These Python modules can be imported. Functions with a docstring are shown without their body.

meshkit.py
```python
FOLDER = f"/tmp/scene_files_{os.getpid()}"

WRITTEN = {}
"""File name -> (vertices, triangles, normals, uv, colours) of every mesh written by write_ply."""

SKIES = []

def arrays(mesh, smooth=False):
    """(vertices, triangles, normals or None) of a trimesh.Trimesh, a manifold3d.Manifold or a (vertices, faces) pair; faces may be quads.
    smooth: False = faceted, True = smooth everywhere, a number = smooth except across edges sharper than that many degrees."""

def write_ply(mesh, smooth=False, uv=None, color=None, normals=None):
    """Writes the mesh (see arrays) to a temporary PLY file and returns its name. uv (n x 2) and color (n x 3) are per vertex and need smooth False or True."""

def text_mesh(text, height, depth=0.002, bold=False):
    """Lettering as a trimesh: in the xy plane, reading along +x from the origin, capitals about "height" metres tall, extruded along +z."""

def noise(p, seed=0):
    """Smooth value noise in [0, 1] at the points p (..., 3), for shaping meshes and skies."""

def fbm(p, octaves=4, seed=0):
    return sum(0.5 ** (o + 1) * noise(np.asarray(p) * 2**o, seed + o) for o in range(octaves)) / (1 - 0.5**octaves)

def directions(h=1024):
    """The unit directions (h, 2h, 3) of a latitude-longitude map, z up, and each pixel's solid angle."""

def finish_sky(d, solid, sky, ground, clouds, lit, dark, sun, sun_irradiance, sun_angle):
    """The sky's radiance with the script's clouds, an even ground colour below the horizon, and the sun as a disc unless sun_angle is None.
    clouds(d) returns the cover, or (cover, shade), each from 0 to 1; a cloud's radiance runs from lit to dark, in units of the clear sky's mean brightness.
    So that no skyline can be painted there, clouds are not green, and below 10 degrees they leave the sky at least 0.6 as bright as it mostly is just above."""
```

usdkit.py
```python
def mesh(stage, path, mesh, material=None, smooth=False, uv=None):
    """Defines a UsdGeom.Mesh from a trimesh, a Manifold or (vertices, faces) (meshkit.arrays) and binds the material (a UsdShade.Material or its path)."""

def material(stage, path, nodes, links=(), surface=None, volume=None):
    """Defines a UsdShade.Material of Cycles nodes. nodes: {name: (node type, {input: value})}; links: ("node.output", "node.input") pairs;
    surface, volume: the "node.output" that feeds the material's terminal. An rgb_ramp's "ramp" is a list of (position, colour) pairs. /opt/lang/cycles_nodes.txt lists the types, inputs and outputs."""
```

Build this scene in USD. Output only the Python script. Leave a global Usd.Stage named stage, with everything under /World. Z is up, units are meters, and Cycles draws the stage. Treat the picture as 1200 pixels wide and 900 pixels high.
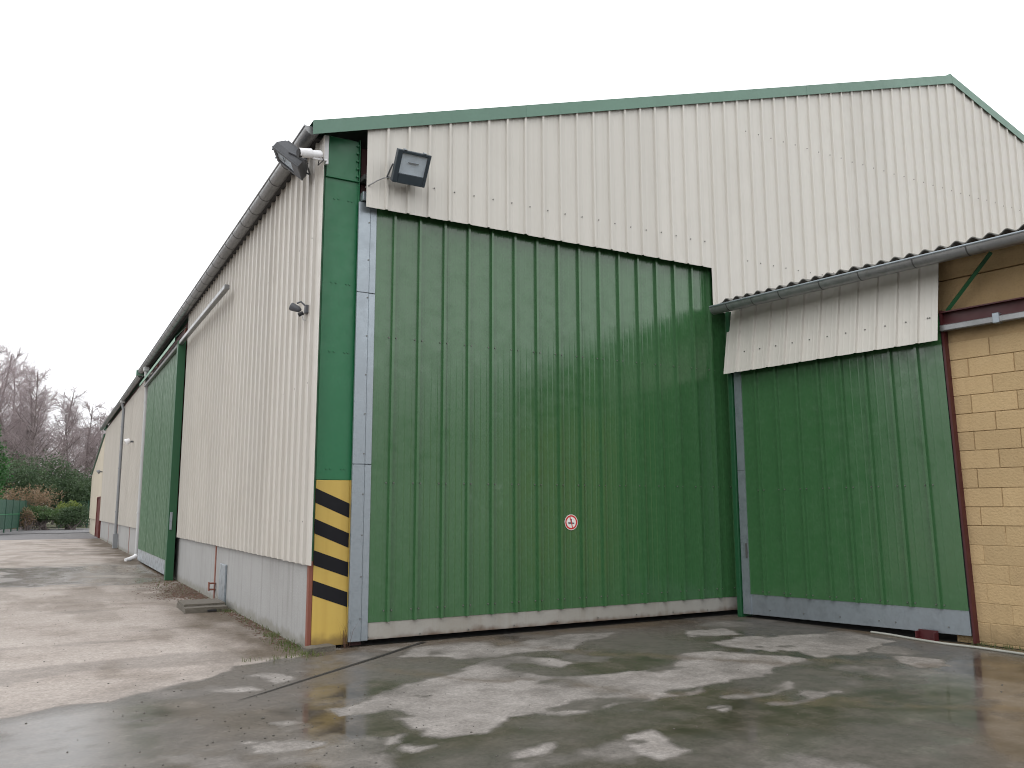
import math, random
import numpy as np, trimesh, shapely
from shapely.geometry import Polygon
import usdkit, meshkit
from pxr import Usd, UsdGeom, UsdLux, UsdShade, Gf, Sdf

stage = Usd.Stage.CreateInMemory()
UsdGeom.SetStageUpAxis(stage, UsdGeom.Tokens.z)
UsdGeom.SetStageMetersPerUnit(stage, 1.0)
world = UsdGeom.Xform.Define(stage, '/World')
stage.SetDefaultPrim(world.GetPrim())
UsdGeom.Scope.Define(stage, '/World/Looks')

# ------------------------------------------------------------------ camera
CAM = np.array([-2.552, -9.112, 1.5])
YAW, PITCH, ROLL = map(math.radians, (29.0193, 8.4058, 0.1509))
fwd = np.array([math.sin(YAW)*math.cos(PITCH), math.cos(YAW)*math.cos(PITCH), math.sin(PITCH)])
rgt0 = np.array([math.cos(YAW), -math.sin(YAW), 0.0]); dwn0 = np.cross(fwd, rgt0)
rgt = math.cos(ROLL)*rgt0 + math.sin(ROLL)*dwn0
up = -(-math.sin(ROLL)*rgt0 + math.cos(ROLL)*dwn0)
cam = UsdGeom.Camera.Define(stage, '/World/camera')
cam.CreateHorizontalApertureAttr(36.0); cam.CreateVerticalApertureAttr(27.0)
cam.CreateFocalLengthAttr(36.0*978/1200); cam.CreateClippingRangeAttr(Gf.Vec2f(0.05, 5000))
cam.AddTransformOp().Set(Gf.Matrix4d(*rgt, 0, *up, 0, *(-fwd), 0, *CAM, 1))
cam.CreateExposureAttr(0.0)

# ------------------------------------------------------------------ sky and sun (overcast)
SUN = np.array([-0.55, -0.45, 0.9]); SUN /= np.linalg.norm(SUN)
sky_m = usdkit.material(stage, '/World/Looks/overcast_sky', {
    's': ('sky_texture', dict(sky_type='single_scattering', sun_disc=False, sun_elevation=math.asin(SUN[2]), sun_rotation=math.atan2(SUN[0], SUN[1]))),
    'tc': ('texture_coordinate', {}),
    'n': ('noise_texture', dict(scale=2.2, detail=5.0, roughness=0.55)),
    'c': ('rgb_ramp', dict(ramp=[(0.3, (11.6, 11.8, 12.2)), (0.7, (14.2, 14.2, 14.2))])),
    'm': ('mix', dict(mix_type='mix', fac=0.97)),
    'b': ('background_shader', dict(strength=0.126))},
    [('tc.generated', 'n.vector'), ('n.fac', 'c.fac'), ('s.color', 'm.color1'), ('c.color', 'm.color2'), ('m.color', 'b.color')], surface='b.background')
dome = UsdLux.DomeLight.Define(stage, '/World/sky')
UsdShade.MaterialBindingAPI.Apply(dome.GetPrim()).Bind(sky_m)
dome.GetPrim().SetCustomDataByKey('kind', 'structure')
sun = UsdLux.DistantLight.Define(stage, '/World/sun')
sun.CreateIntensityAttr(0.16); sun.CreateAngleAttr(30.0); sun.CreateColorAttr(Gf.Vec3f(1.0, 0.98, 0.95))
sun.GetPrim().CreateAttribute('inputs:normalize', Sdf.ValueTypeNames.Bool).Set(True)
_zx = np.cross([0, 0, 1.0], SUN); _zx /= np.linalg.norm(_zx); _zy = np.cross(SUN, _zx)
sun.AddTransformOp().Set(Gf.Matrix4d(*_zx, 0, *_zy, 0, *SUN, 0, 0, 0, 50, 1))

# ------------------------------------------------------------------ materials
MATS = {}
def surf(name, col, rough=0.6, metal=0.0, streak=0.0, blotch=0.0, dark=None, bump=0.0, bscale=60.0, rnd=0.05, spec=0.5, fine=0.0,
         base_dirt=None, coat=0.0, streak_scale=(9, 9, 0.35)):
    """Procedural paint / metal / masonry: base colour, rain streaks, blotches, grain, dirt near the ground."""
    dark = dark or tuple(c*0.55 for c in col)
    N = {'g': ('geometry', {}), 'p': ('principled_bsdf', dict(roughness=rough, metallic=metal, specular_ior_level=spec, coat_weight=coat, coat_roughness=0.15)),
         'o': ('object_info', {}), 'c0': ('color', dict(value=col))}
    L = []; cur = 'c0.color'
    def mix(tag, fac, colour):
        nonlocal cur
        N['m'+tag] = ('mix', dict(mix_type='mix', color2=colour)); L.extend([(fac, f'm{tag}.fac'), (cur, f'm{tag}.color1')]); cur = f'm{tag}.color'
    def noise(tag, scale, lo, hi, amt, vec=None, det=4.0):
        N['n'+tag] = ('noise_texture', dict(scale=scale, detail=det, roughness=0.6)); L.append((vec or 'g.position', f'n{tag}.vector'))
        N['r'+tag] = ('map_range', dict(range_type='smoothstep', from_min=lo, from_max=hi, to_min=0.0, to_max=amt)); L.append((f'n{tag}.fac', f'r{tag}.value'))
        return f'r{tag}.result'
    if blotch: mix('b', noise('b', 0.9, 0.42, 0.75, blotch), dark)
    if streak:
        N['mp'] = ('mapping', dict(scale=streak_scale)); L.append(('g.position', 'mp.vector'))
        mix('s', noise('s', 1.0, 0.48, 0.78, streak, 'mp.vector'), dark)
    if fine: mix('f', noise('f', 45.0, 0.45, 0.7, fine), dark)
    if base_dirt:
        dc, h, a = base_dirt
        N['sz'] = ('separate_xyz', {}); L.append(('g.position', 'sz.vector'))
        N['dn'] = ('noise_texture', dict(scale=6.0, detail=4.0)); L.append(('g.position', 'dn.vector'))
        N['dm'] = ('math', dict(math_type='multiply_add', value2=-h*1.6, value3=0.0)); L.append(('dn.fac', 'dm.value1'))
        N['da'] = ('math', dict(math_type='add')); L.extend([('sz.z', 'da.value1'), ('dm.value', 'da.value2')])
        N['dr'] = ('map_range', dict(range_type='smoothstep', from_min=-0.5*h, from_max=0.35*h, to_min=a, to_max=0.0)); L.append(('da.value', 'dr.value'))
        mix('d', 'dr.result', dc)
    if rnd:
        N['rr'] = ('map_range', dict(from_min=0.0, from_max=1.0, to_min=1-rnd, to_max=1+rnd)); L.append(('o.random', 'rr.value'))
        N['hs'] = ('hsv', {}); L.extend([('rr.result', 'hs.value'), (cur, 'hs.color')]); cur = 'hs.color'
    L.append((cur, 'p.base_color'))
    N['rn'] = ('noise_texture', dict(scale=7.0, detail=3.0)); L.append(('g.position', 'rn.vector'))
    N['rm'] = ('map_range', dict(from_min=0.3, from_max=0.7, to_min=max(0.05, rough-0.08), to_max=min(1, rough+0.1))); L.extend([('rn.fac', 'rm.value'), ('rm.result', 'p.roughness')])
    if bump:
        N['bn'] = ('noise_texture', dict(scale=bscale, detail=4.0)); L.append(('g.position', 'bn.vector'))
        N['bu'] = ('bump', dict(strength=1.0, distance=bump)); L.extend([('bn.fac', 'bu.height'), ('bu.normal', 'p.normal')])
    MATS[name] = usdkit.material(stage, '/World/Looks/'+name, N, L, surface='p.BSDF')
    return MATS[name]

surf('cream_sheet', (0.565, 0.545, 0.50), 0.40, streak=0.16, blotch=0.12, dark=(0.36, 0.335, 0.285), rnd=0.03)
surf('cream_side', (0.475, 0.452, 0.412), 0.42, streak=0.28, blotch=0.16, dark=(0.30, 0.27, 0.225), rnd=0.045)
surf('cream_far', (0.53, 0.485, 0.40), 0.5, streak=0.12, blotch=0.1, dark=(0.36, 0.31, 0.23), rnd=0.03)
surf('door_green', (0.034, 0.104, 0.038), 0.20, streak=0.12, blotch=0.10, dark=(0.030, 0.078, 0.036), rnd=0.035, bump=0.0025, bscale=1.6, spec=0.8)
surf('side_green', (0.034, 0.094, 0.040), 0.45, spec=0.3, streak=0.12, blotch=0.1, dark=(0.040, 0.072, 0.038), rnd=0.03)
surf('column_green', (0.013, 0.135, 0.054), 0.36, streak=0.12, blotch=0.15, dark=(0.014, 0.085, 0.038), rnd=0)
surf('post_green', (0.009, 0.070, 0.025), 0.5, streak=0.15, blotch=0.2, rnd=0)  # darker than column_green; shade on corner post and brace put into the colour
surf('verge_green', (0.095, 0.19, 0.14), 0.32, streak=0.1, blotch=0.15, rnd=0.05)
surf('hazard_yellow', (0.52, 0.365, 0.085), 0.45, streak=0.25, blotch=0.2, dark=(0.36, 0.215, 0.035), rnd=0, base_dirt=((0.11, 0.065, 0.025), 0.16, 0.7), fine=0.08)
surf('hazard_black', (0.006, 0.006, 0.0085), 0.6, rnd=0, spec=0.25)
surf('galvanised', (0.285, 0.325, 0.355), 0.32, metal=0.65, streak=0.3, blotch=0.35, dark=(0.28, 0.30, 0.33), rnd=0.03, fine=0.2)
surf('galvanised_dirty', (0.36, 0.35, 0.325), 0.55, metal=0.2, streak=0.35, blotch=0.4, dark=(0.24, 0.215, 0.17), rnd=0.03, base_dirt=((0.10, 0.055, 0.032), 0.115, 0.9), fine=0.15)
surf('zinc', (0.27, 0.275, 0.28), 0.36, metal=0.65, streak=0.25, blotch=0.45, dark=(0.15, 0.15, 0.148), rnd=0.05, fine=0.2)
surf('zinc_dark', (0.085, 0.085, 0.085), 0.6, metal=0.3, rnd=0)
surf('pipe_white', (0.44, 0.45, 0.45), 0.5, streak=0.25, rnd=0)
surf('pipe_grey', (0.22, 0.23, 0.24), 0.5, metal=0.3, streak=0.2, rnd=0)
surf('plinth_concrete', (0.325, 0.325, 0.32), 0.85, streak=0.75, blotch=0.25, dark=(0.205, 0.20, 0.19), rnd=0.02, bump=0.003, bscale=40, fine=0.2, base_dirt=((0.15, 0.14, 0.10), 0.13, 0.55), streak_scale=(7, 7, 0.35))
surf('rust_primer', (0.19, 0.062, 0.038), 0.7, streak=0.4, blotch=0.3, dark=(0.08, 0.025, 0.015), rnd=0)
surf('maroon', (0.058, 0.008, 0.010), 0.5, streak=0.25, blotch=0.3, rnd=0)
surf('maroon_dark', (0.07, 0.028, 0.028), 0.7, streak=0.2, rnd=0)
surf('block_ochre', (0.465, 0.335, 0.18), 0.88, streak=0.2, blotch=0.25, dark=(0.34, 0.23, 0.115), rnd=0.09, bump=0.008, bscale=45, fine=0.28, base_dirt=((0.20, 0.145, 0.075), 0.22, 0.6))
surf('mortar', (0.42, 0.295, 0.155), 0.95, blotch=1.0, dark=(0.21, 0.145, 0.073), rnd=0, bump=0.01, bscale=30)
surf('ochre_render', (0.40, 0.28, 0.145), 0.9, streak=0.4, blotch=0.4, dark=(0.22, 0.145, 0.07), rnd=0.05, bump=0.004, fine=0.25)
surf('fibre_cement', (0.15, 0.145, 0.135), 0.95, streak=0.2, blotch=0.6, dark=(0.045, 0.044, 0.036), rnd=0.12, bump=0.006, fine=0.5)
surf('fixture_dark', (0.030, 0.042, 0.052), 0.4, blotch=0.2, rnd=0.05)
surf('fixture_grey', (0.085, 0.09, 0.10), 0.5, blotch=0.2, rnd=0.0)
surf('camera_white', (0.75, 0.75, 0.77), 0.35, streak=0.1, rnd=0.0)
surf('reflector', (0.85, 0.86, 0.88), 0.35, metal=0.2, rnd=0.0)
surf('rubber_black', (0.015, 0.015, 0.016), 0.6, rnd=0)
surf('cable_grey', (0.25, 0.25, 0.25), 0.6, rnd=0)
surf('hose_pale', (0.42, 0.42, 0.38), 0.5, streak=0.0, blotch=0.5, dark=(0.1, 0.11, 0.08), rnd=0)
surf('sign_white', (0.78, 0.77, 0.75), 0.4, rnd=0)
surf('sign_red', (0.55, 0.03, 0.03), 0.4, rnd=0)
surf('sign_grey', (0.14, 0.14, 0.15), 0.5, rnd=0)
surf('slab_concrete', (0.13, 0.115, 0.095), 0.92, blotch=0.6, dark=(0.075, 0.068, 0.05), rnd=0, bump=0.014, bscale=35, fine=0.4)
surf('groove_dark', (0.014, 0.012, 0.010), 0.7, blotch=0.4, rnd=0, bump=0.004)
surf('screw_metal', (0.16, 0.16, 0.15), 0.5, metal=0.5, rnd=0)
surf('fence_green', (0.006, 0.050, 0.027), 0.6, streak=0.2, blotch=0.4, dark=(0.004, 0.03, 0.02), rnd=0.15)
surf('far_red', (0.10, 0.018, 0.014), 0.6, streak=0.2, rnd=0)
surf('bark', (0.18, 0.15, 0.145), 0.9, streak=0.4, blotch=0.4, rnd=0.1)
surf('twigs', (0.31, 0.26, 0.265), 0.9, blotch=0.4, dark=(0.21, 0.17, 0.17), rnd=0.12)
surf('litter', (0.105, 0.055, 0.036), 0.9, blotch=0.7, dark=(0.055, 0.035, 0.024), rnd=0)
surf('pebble', (0.085, 0.08, 0.07), 0.8, blotch=0.5, rnd=0)
surf('roof_green', (0.05, 0.14, 0.085), 0.5, streak=0.2, rnd=0)
surf('inner_dark', (0.05, 0.05, 0.05), 0.9, rnd=0)
surf('gap_shade', (0.016, 0.016, 0.015), 0.85, blotch=0.3, rnd=0)  # near-black colour stands in for the shade in the gaps under the doors

def leafmat(name, a, b):
    MATS[name] = usdkit.material(stage, '/World/Looks/'+name, {
        'g': ('geometry', {}), 'n': ('noise_texture', dict(scale=1.3, detail=3.0)), 'w': ('rgb_ramp', dict(ramp=[(0.3, a), (0.7, b)])),
        'ri': ('map_range', dict(to_min=0.7, to_max=1.3)), 'h': ('hsv', {}),
        'p': ('principled_bsdf', dict(roughness=0.55)), 't': ('translucent_bsdf', {}), 'x': ('mix_closure', dict(fac=0.25))},
        [('g.position', 'n.vector'), ('n.fac', 'w.fac'), ('g.random_per_island', 'ri.value'), ('ri.result', 'h.value'), ('w.color', 'h.color'),
         ('h.color', 'p.base_color'), ('h.color', 't.color'), ('p.BSDF', 'x.closure1'), ('t.BSDF', 'x.closure2')], surface='x.closure')
leafmat('leaf_dark', (0.05, 0.095, 0.042), (0.10, 0.155, 0.072))
leafmat('leaf_mid', (0.05, 0.10, 0.035), (0.10, 0.17, 0.055))
leafmat('leaf_lime', (0.13, 0.19, 0.035), (0.24, 0.30, 0.07))
leafmat('leaf_orange', (0.27, 0.18, 0.105), (0.37, 0.26, 0.165))
leafmat('leaf_bright', (0.03, 0.13, 0.03), (0.07, 0.20, 0.05))
leafmat('grass_blade', (0.07, 0.11, 0.025), (0.16, 0.18, 0.06))
MATS['lamp_glass'] = usdkit.material(stage, '/World/Looks/lamp_glass', {
    't': ('transparent_bsdf', dict(color=(0.92, 0.95, 0.97))), 'gl': ('glossy_bsdf', dict(roughness=0.03)), 'x': ('mix_closure', dict(fac=0.07))},
    [('t.BSDF', 'x.closure1'), ('gl.BSDF', 'x.closure2')], surface='x.closure')

# yard: beige dry concrete / wet dark concrete, driven by stain maps stored on the mesh
MATS['yard'] = usdkit.material(stage, '/World/Looks/yard', {
    'g': ('geometry', {}), 'aw': ('attribute', dict(attribute='wet')), 'as': ('attribute', dict(attribute='sand')), 'ad': ('attribute', dict(attribute='dirt')), 'af': ('attribute', dict(attribute='film')), 'rf': ('mix_float', dict(b=0.035)), 'bf': ('mix_float', dict(b=0.0001)),
    'n1': ('noise_texture', dict(scale=0.8, detail=6.0, roughness=0.6)), 'n2': ('noise_texture', dict(scale=38.0, detail=4.0, roughness=0.65)),
    'n3': ('noise_texture', dict(scale=3.3, detail=5.0, roughness=0.6)), 'n4': ('noise_texture', dict(scale=160.0, detail=2.0)),
    'sandc': ('rgb_ramp', dict(ramp=[(0.3, (0.24, 0.206, 0.178)), (0.47, (0.355, 0.314, 0.284)), (0.7, (0.42, 0.378, 0.346))])),
    'dryc': ('rgb_ramp', dict(ramp=[(0.3, (0.20, 0.183, 0.168)), (0.7, (0.31, 0.288, 0.27))])),
    'wetc': ('rgb_ramp', dict(ramp=[(0.32, (0.014, 0.012, 0.008)), (0.5, (0.030, 0.025, 0.019)), (0.7, (0.062, 0.052, 0.042))])),
    'md': ('mix', dict(mix_type='mix')), 'mw': ('mix', dict(mix_type='mix')), 'mdirt': ('mix', dict(mix_type='mix', color2=(0.085, 0.064, 0.042))),
    'gr': ('map_range', dict(from_min=0.3, from_max=0.7, to_min=0.74, to_max=1.2)), 'h': ('hsv', {}), 'n5': ('noise_texture', dict(scale=11.0, detail=6.0, roughness=0.7)), 'g5': ('map_range', dict(from_min=0.3, from_max=0.7, to_min=0.8, to_max=1.16)), 'gm': ('math', dict(math_type='multiply')),
    'ro': ('map_range', dict(from_min=0.0, from_max=1.0, to_min=0.92, to_max=0.05)), 'rn': ('map_range', dict(from_min=0.36, from_max=0.64, to_min=0.02, to_max=0.20)),
    'rs': ('math', dict(math_type='multiply')), 'ra': ('math', dict(math_type='add', use_clamp=True)),
    'bi': ('map_range', dict(from_min=0.0, from_max=1.0, to_min=0.004, to_max=0.0006)), 'bh': ('math', dict(math_type='add')),
    'bu': ('bump', dict(strength=1.0)), 'p': ('principled_bsdf', dict(specular_ior_level=0.18))},
    [('g.position', 'n1.vector'), ('g.position', 'n2.vector'), ('g.position', 'n3.vector'), ('g.position', 'n4.vector'),
     ('n1.fac', 'sandc.fac'), ('n3.fac', 'dryc.fac'), ('n3.fac', 'wetc.fac'),
     ('as.fac', 'md.fac'), ('dryc.color', 'md.color1'), ('sandc.color', 'md.color2'),
     ('aw.fac', 'mw.fac'), ('md.color', 'mw.color1'), ('wetc.color', 'mw.color2'),
     ('ad.fac', 'mdirt.fac'), ('mw.color', 'mdirt.color1'),
     ('g.position', 'n5.vector'), ('n5.fac', 'g5.value'), ('g5.result', 'gm.value1'), ('n2.fac', 'gr.value'), ('gr.result', 'gm.value2'), ('gm.value', 'h.value'), ('mdirt.color', 'h.color'), ('h.color', 'p.base_color'),
     ('aw.fac', 'ro.value'), ('n3.fac', 'rn.value'), ('rn.result', 'rs.value1'), ('aw.fac', 'rs.value2'), ('ro.result', 'ra.value1'), ('rs.value', 'ra.value2'), ('ra.value', 'rf.a'), ('af.fac', 'rf.fac'), ('rf.result', 'p.roughness'),
     ('aw.fac', 'bi.value'), ('bi.result', 'bf.a'), ('af.fac', 'bf.fac'), ('bf.result', 'bu.distance'), ('n2.fac', 'bh.value1'), ('n4.fac', 'bh.value2'), ('bh.value', 'bu.height'), ('bu.normal', 'p.normal')], surface='p.BSDF')
surf('asphalt', (0.155, 0.15, 0.155), 0.8, blotch=0.4, dark=(0.10, 0.10, 0.10), rnd=0, fine=0.3, bump=0.004)
surf('soil', (0.12, 0.115, 0.06), 0.95, blotch=0.5, dark=(0.06, 0.075, 0.03), rnd=0, fine=0.3)

# ------------------------------------------------------------------ helpers
COUNT = {}
def numbered(parent, name):
    k = (parent, name); n = COUNT.get(k, 0); COUNT[k] = n+1
    return f'{parent}/{name}' if n == 0 else f'{parent}/{name}_{n:03d}'
def tag(prim, label=None, cat=None, group=None, kind=None):
    prim = prim.GetPrim() if hasattr(prim, 'GetPrim') else prim
    for k, v in (('label', label), ('category', cat), ('group', group), ('kind', kind)):
        if v: prim.SetCustomDataByKey(k, v)
    return prim
def thing(name, label, cat, loc=(0, 0, 0), group=None):
    x = UsdGeom.Xform.Define(stage, numbered('/World', name))
    x.AddTranslateOp().Set(Gf.Vec3d(*map(float, loc)))
    tag(x, label, cat, group); x.loc = np.array(loc, float)
    return x
def obj(name, mesh, mat, parent=None, smooth=False, kind=None, label=None):
    """One Mesh prim under parent (mesh given in world coordinates; the parent's translation is taken off)."""
    base = '/World' if parent is None else str(parent.GetPath())
    off = getattr(parent, 'loc', np.zeros(3)) if parent is not None else np.zeros(3)
    v, f = mesh if isinstance(mesh, tuple) else (np.array(mesh.vertices), np.array(mesh.faces))
    m = usdkit.mesh(stage, numbered(base, name), (np.asarray(v, float)-off, f), MATS[mat], smooth=smooth)
    m.loc = off
    tag(m, label, kind=kind)
    return m
def cat(ms):
    return trimesh.util.concatenate(ms)
class Fr:
    """A local frame: u along, d outward, z up."""
    def __init__(s, O, U, N): s.O, s.U, s.N = np.array(O, float), np.array(U, float), np.array(N, float)
    def p(s, u, d, z): return s.O + np.multiply.outer(np.asarray(u, float), s.U) + np.multiply.outer(np.asarray(d, float), s.N) + np.multiply.outer(np.asarray(z, float), np.array([0, 0, 1.0]))
def fixw(v, f):
    m = trimesh.Trimesh(v, f, process=False)
    if m.volume < 0: m.invert()
    return m
BOXF = np.array([[0, 2, 3, 1], [4, 5, 7, 6], [0, 1, 5, 4], [2, 6, 7, 3], [0, 4, 6, 2], [1, 3, 7, 5]])
def hexa(c8):
    f = np.vstack([BOXF[:, [0, 1, 2]], BOXF[:, [0, 2, 3]]]); return fixw(np.array(c8, float), f)
def fbox(fr, u, d, z):
    return hexa([fr.p(a, b, c) for a in u for b in d for c in z])
def cbox(fr, u, d, z, ch=0.006):
    """A box with chamfered edges in frame fr."""
    (u0, u1), (d0, d1), (z0, z1) = sorted(u), sorted(d), sorted(z)
    ch = min(ch, (u1-u0)*.4, (d1-d0)*.4, (z1-z0)*.4)
    P = []
    for a, sa in ((u0, 1), (u1, -1)):
        for b, sb in ((d0, 1), (d1, -1)):
            for c, sc in ((z0, 1), (z1, -1)):
                P += [(a+sa*ch, b+sb*ch, c), (a+sa*ch, b, c+sc*ch), (a, b+sb*ch, c+sc*ch)]
    P = np.array(P)
    h = trimesh.convex.convex_hull(fr.p(P[:, 0], P[:, 1], P[:, 2])); return h
G = Fr((0, 0, 0), (1, 0, 0), (0, -1, 0))             # gable: u = x, d = towards the yard
S = Fr((0, 0, 0), (0, 1, 0), (-1, 0, 0))             # long side: u = y, d = towards the yard
TH = math.radians(-8.192)
A_U = np.array([-math.sin(TH), -math.cos(TH), 0.0]); A_N = np.array([-math.cos(TH), math.sin(TH), 0.0])
A = Fr((6.05, -0.22, 0), A_U, A_N)                   # annex: u = along its wall towards the viewer
def tube(pts, r, n=8, cap=True):
    """Round tube along a polyline; r may be a list."""
    pts = np.array(pts, float); r = np.broadcast_to(np.asarray(r, float), len(pts))
    t = np.gradient(pts, axis=0); t /= np.linalg.norm(t, axis=1, keepdims=True)
    ref = np.array([0, 0, 1.0]) if abs(t[0][2]) < 0.9 else np.array([1.0, 0, 0])
    V = []
    for p, d, q in zip(pts, t, r):
        a = np.cross(d, ref); a /= np.linalg.norm(a); b = np.cross(d, a); ref = np.cross(a, d)
        for k in range(n):
            w = 2*math.pi*k/n; V.append(p + q*(math.cos(w)*a + math.sin(w)*b))
    F = []
    for i in range(len(pts)-1):
        for k in range(n):
            a0, a1 = i*n+k, i*n+(k+1) % n; F += [[a0, a1, a1+n], [a0, a1+n, a0+n]]
    V = list(V)
    if cap:
        V += [pts[0], pts[-1]]; c0, c1 = len(V)-2, len(V)-1
        for k in range(n): F += [[c0, (k+1) % n, k], [c1, (len(pts)-1)*n+k, (len(pts)-1)*n+(k+1) % n]]
    return fixw(np.array(V), np.array(F))
def profile_sheet(fr, prof, zb, zt, th=0.004, tw=None):
    """A ribbed sheet: prof = [(u, d)], zb(u) / zt(u) its lower and upper edge; closed shell of thickness th."""
    u = np.array([p[0] for p in prof]); d = np.array([p[1] for p in prof]); n = len(u)
    zb = np.array([zb(x) for x in u]); zt = np.array([zt(x) for x in u])
    V = []
    for dd in (d, d-th):
        for z in (zb, zt):
            V.append(fr.p(u, dd, z) if tw is None else tw(u, dd, z))
    V = np.vstack(V); F = []
    for i in range(n-1):
        a, b, c, e = i, i+1, n+i, n+i+1
        F += [[a, b, e, c], [2*n+b, 2*n+a, 2*n+c, 2*n+e], [2*n+a, 2*n+b, b, a], [c, e, 2*n+e, 2*n+c]]
    F += [[0, n, 3*n, 2*n], [n-1, 2*n+n-1, 3*n+n-1, 2*n-1]]
    F = np.array(F); return fixw(V, np.vstack([F[:, [0, 1, 2]], F[:, [0, 2, 3]]]))
def rib_profile(u0, u1, first, pitch, h, foot, top, d0, micro=2, mh=0.0025):
    """Trapezoid ribs centred at first + k*pitch, shallow stiffening beads between them."""
    P = [(u0, d0)]
    k0 = math.floor((u0-first)/pitch)-1
    for k in range(k0, k0+int((u1-u0)/pitch)+4):
        c = first+k*pitch
        P += [(c-foot, d0), (c-top, d0+h), (c+top, d0+h), (c+foot, d0)]
        for j in range(micro):
            m = c+pitch*(j+1)/(micro+1); P += [(m-0.014, d0), (m-0.005, d0+mh), (m+0.005, d0+mh), (m+0.014, d0)]
    def at(u):
        for a, b in zip(P[1:], P[2:]):
            if a[0] <= u <= b[0] and b[0] > a[0]: return a[1]+(b[1]-a[1])*(u-a[0])/(b[0]-a[0])
        return d0
    Q = [(u0, at(u0))]+[p for p in P[1:] if u0 < p[0] < u1]+[(u1, at(u1))]
    return Q
def screws(pts, nrm, r=0.0085):
    """Small hexagonal screw heads with washers at the points."""
    nrm = np.array(nrm, float); a = np.cross(nrm, [0, 0, 1.0]); a /= np.linalg.norm(a); b = np.cross(nrm, a)
    out = []
    for p in pts:
        out.append(tube([np.array(p)-nrm*0.003, np.array(p)+nrm*0.006], r, 6))
    return cat(out)

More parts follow.
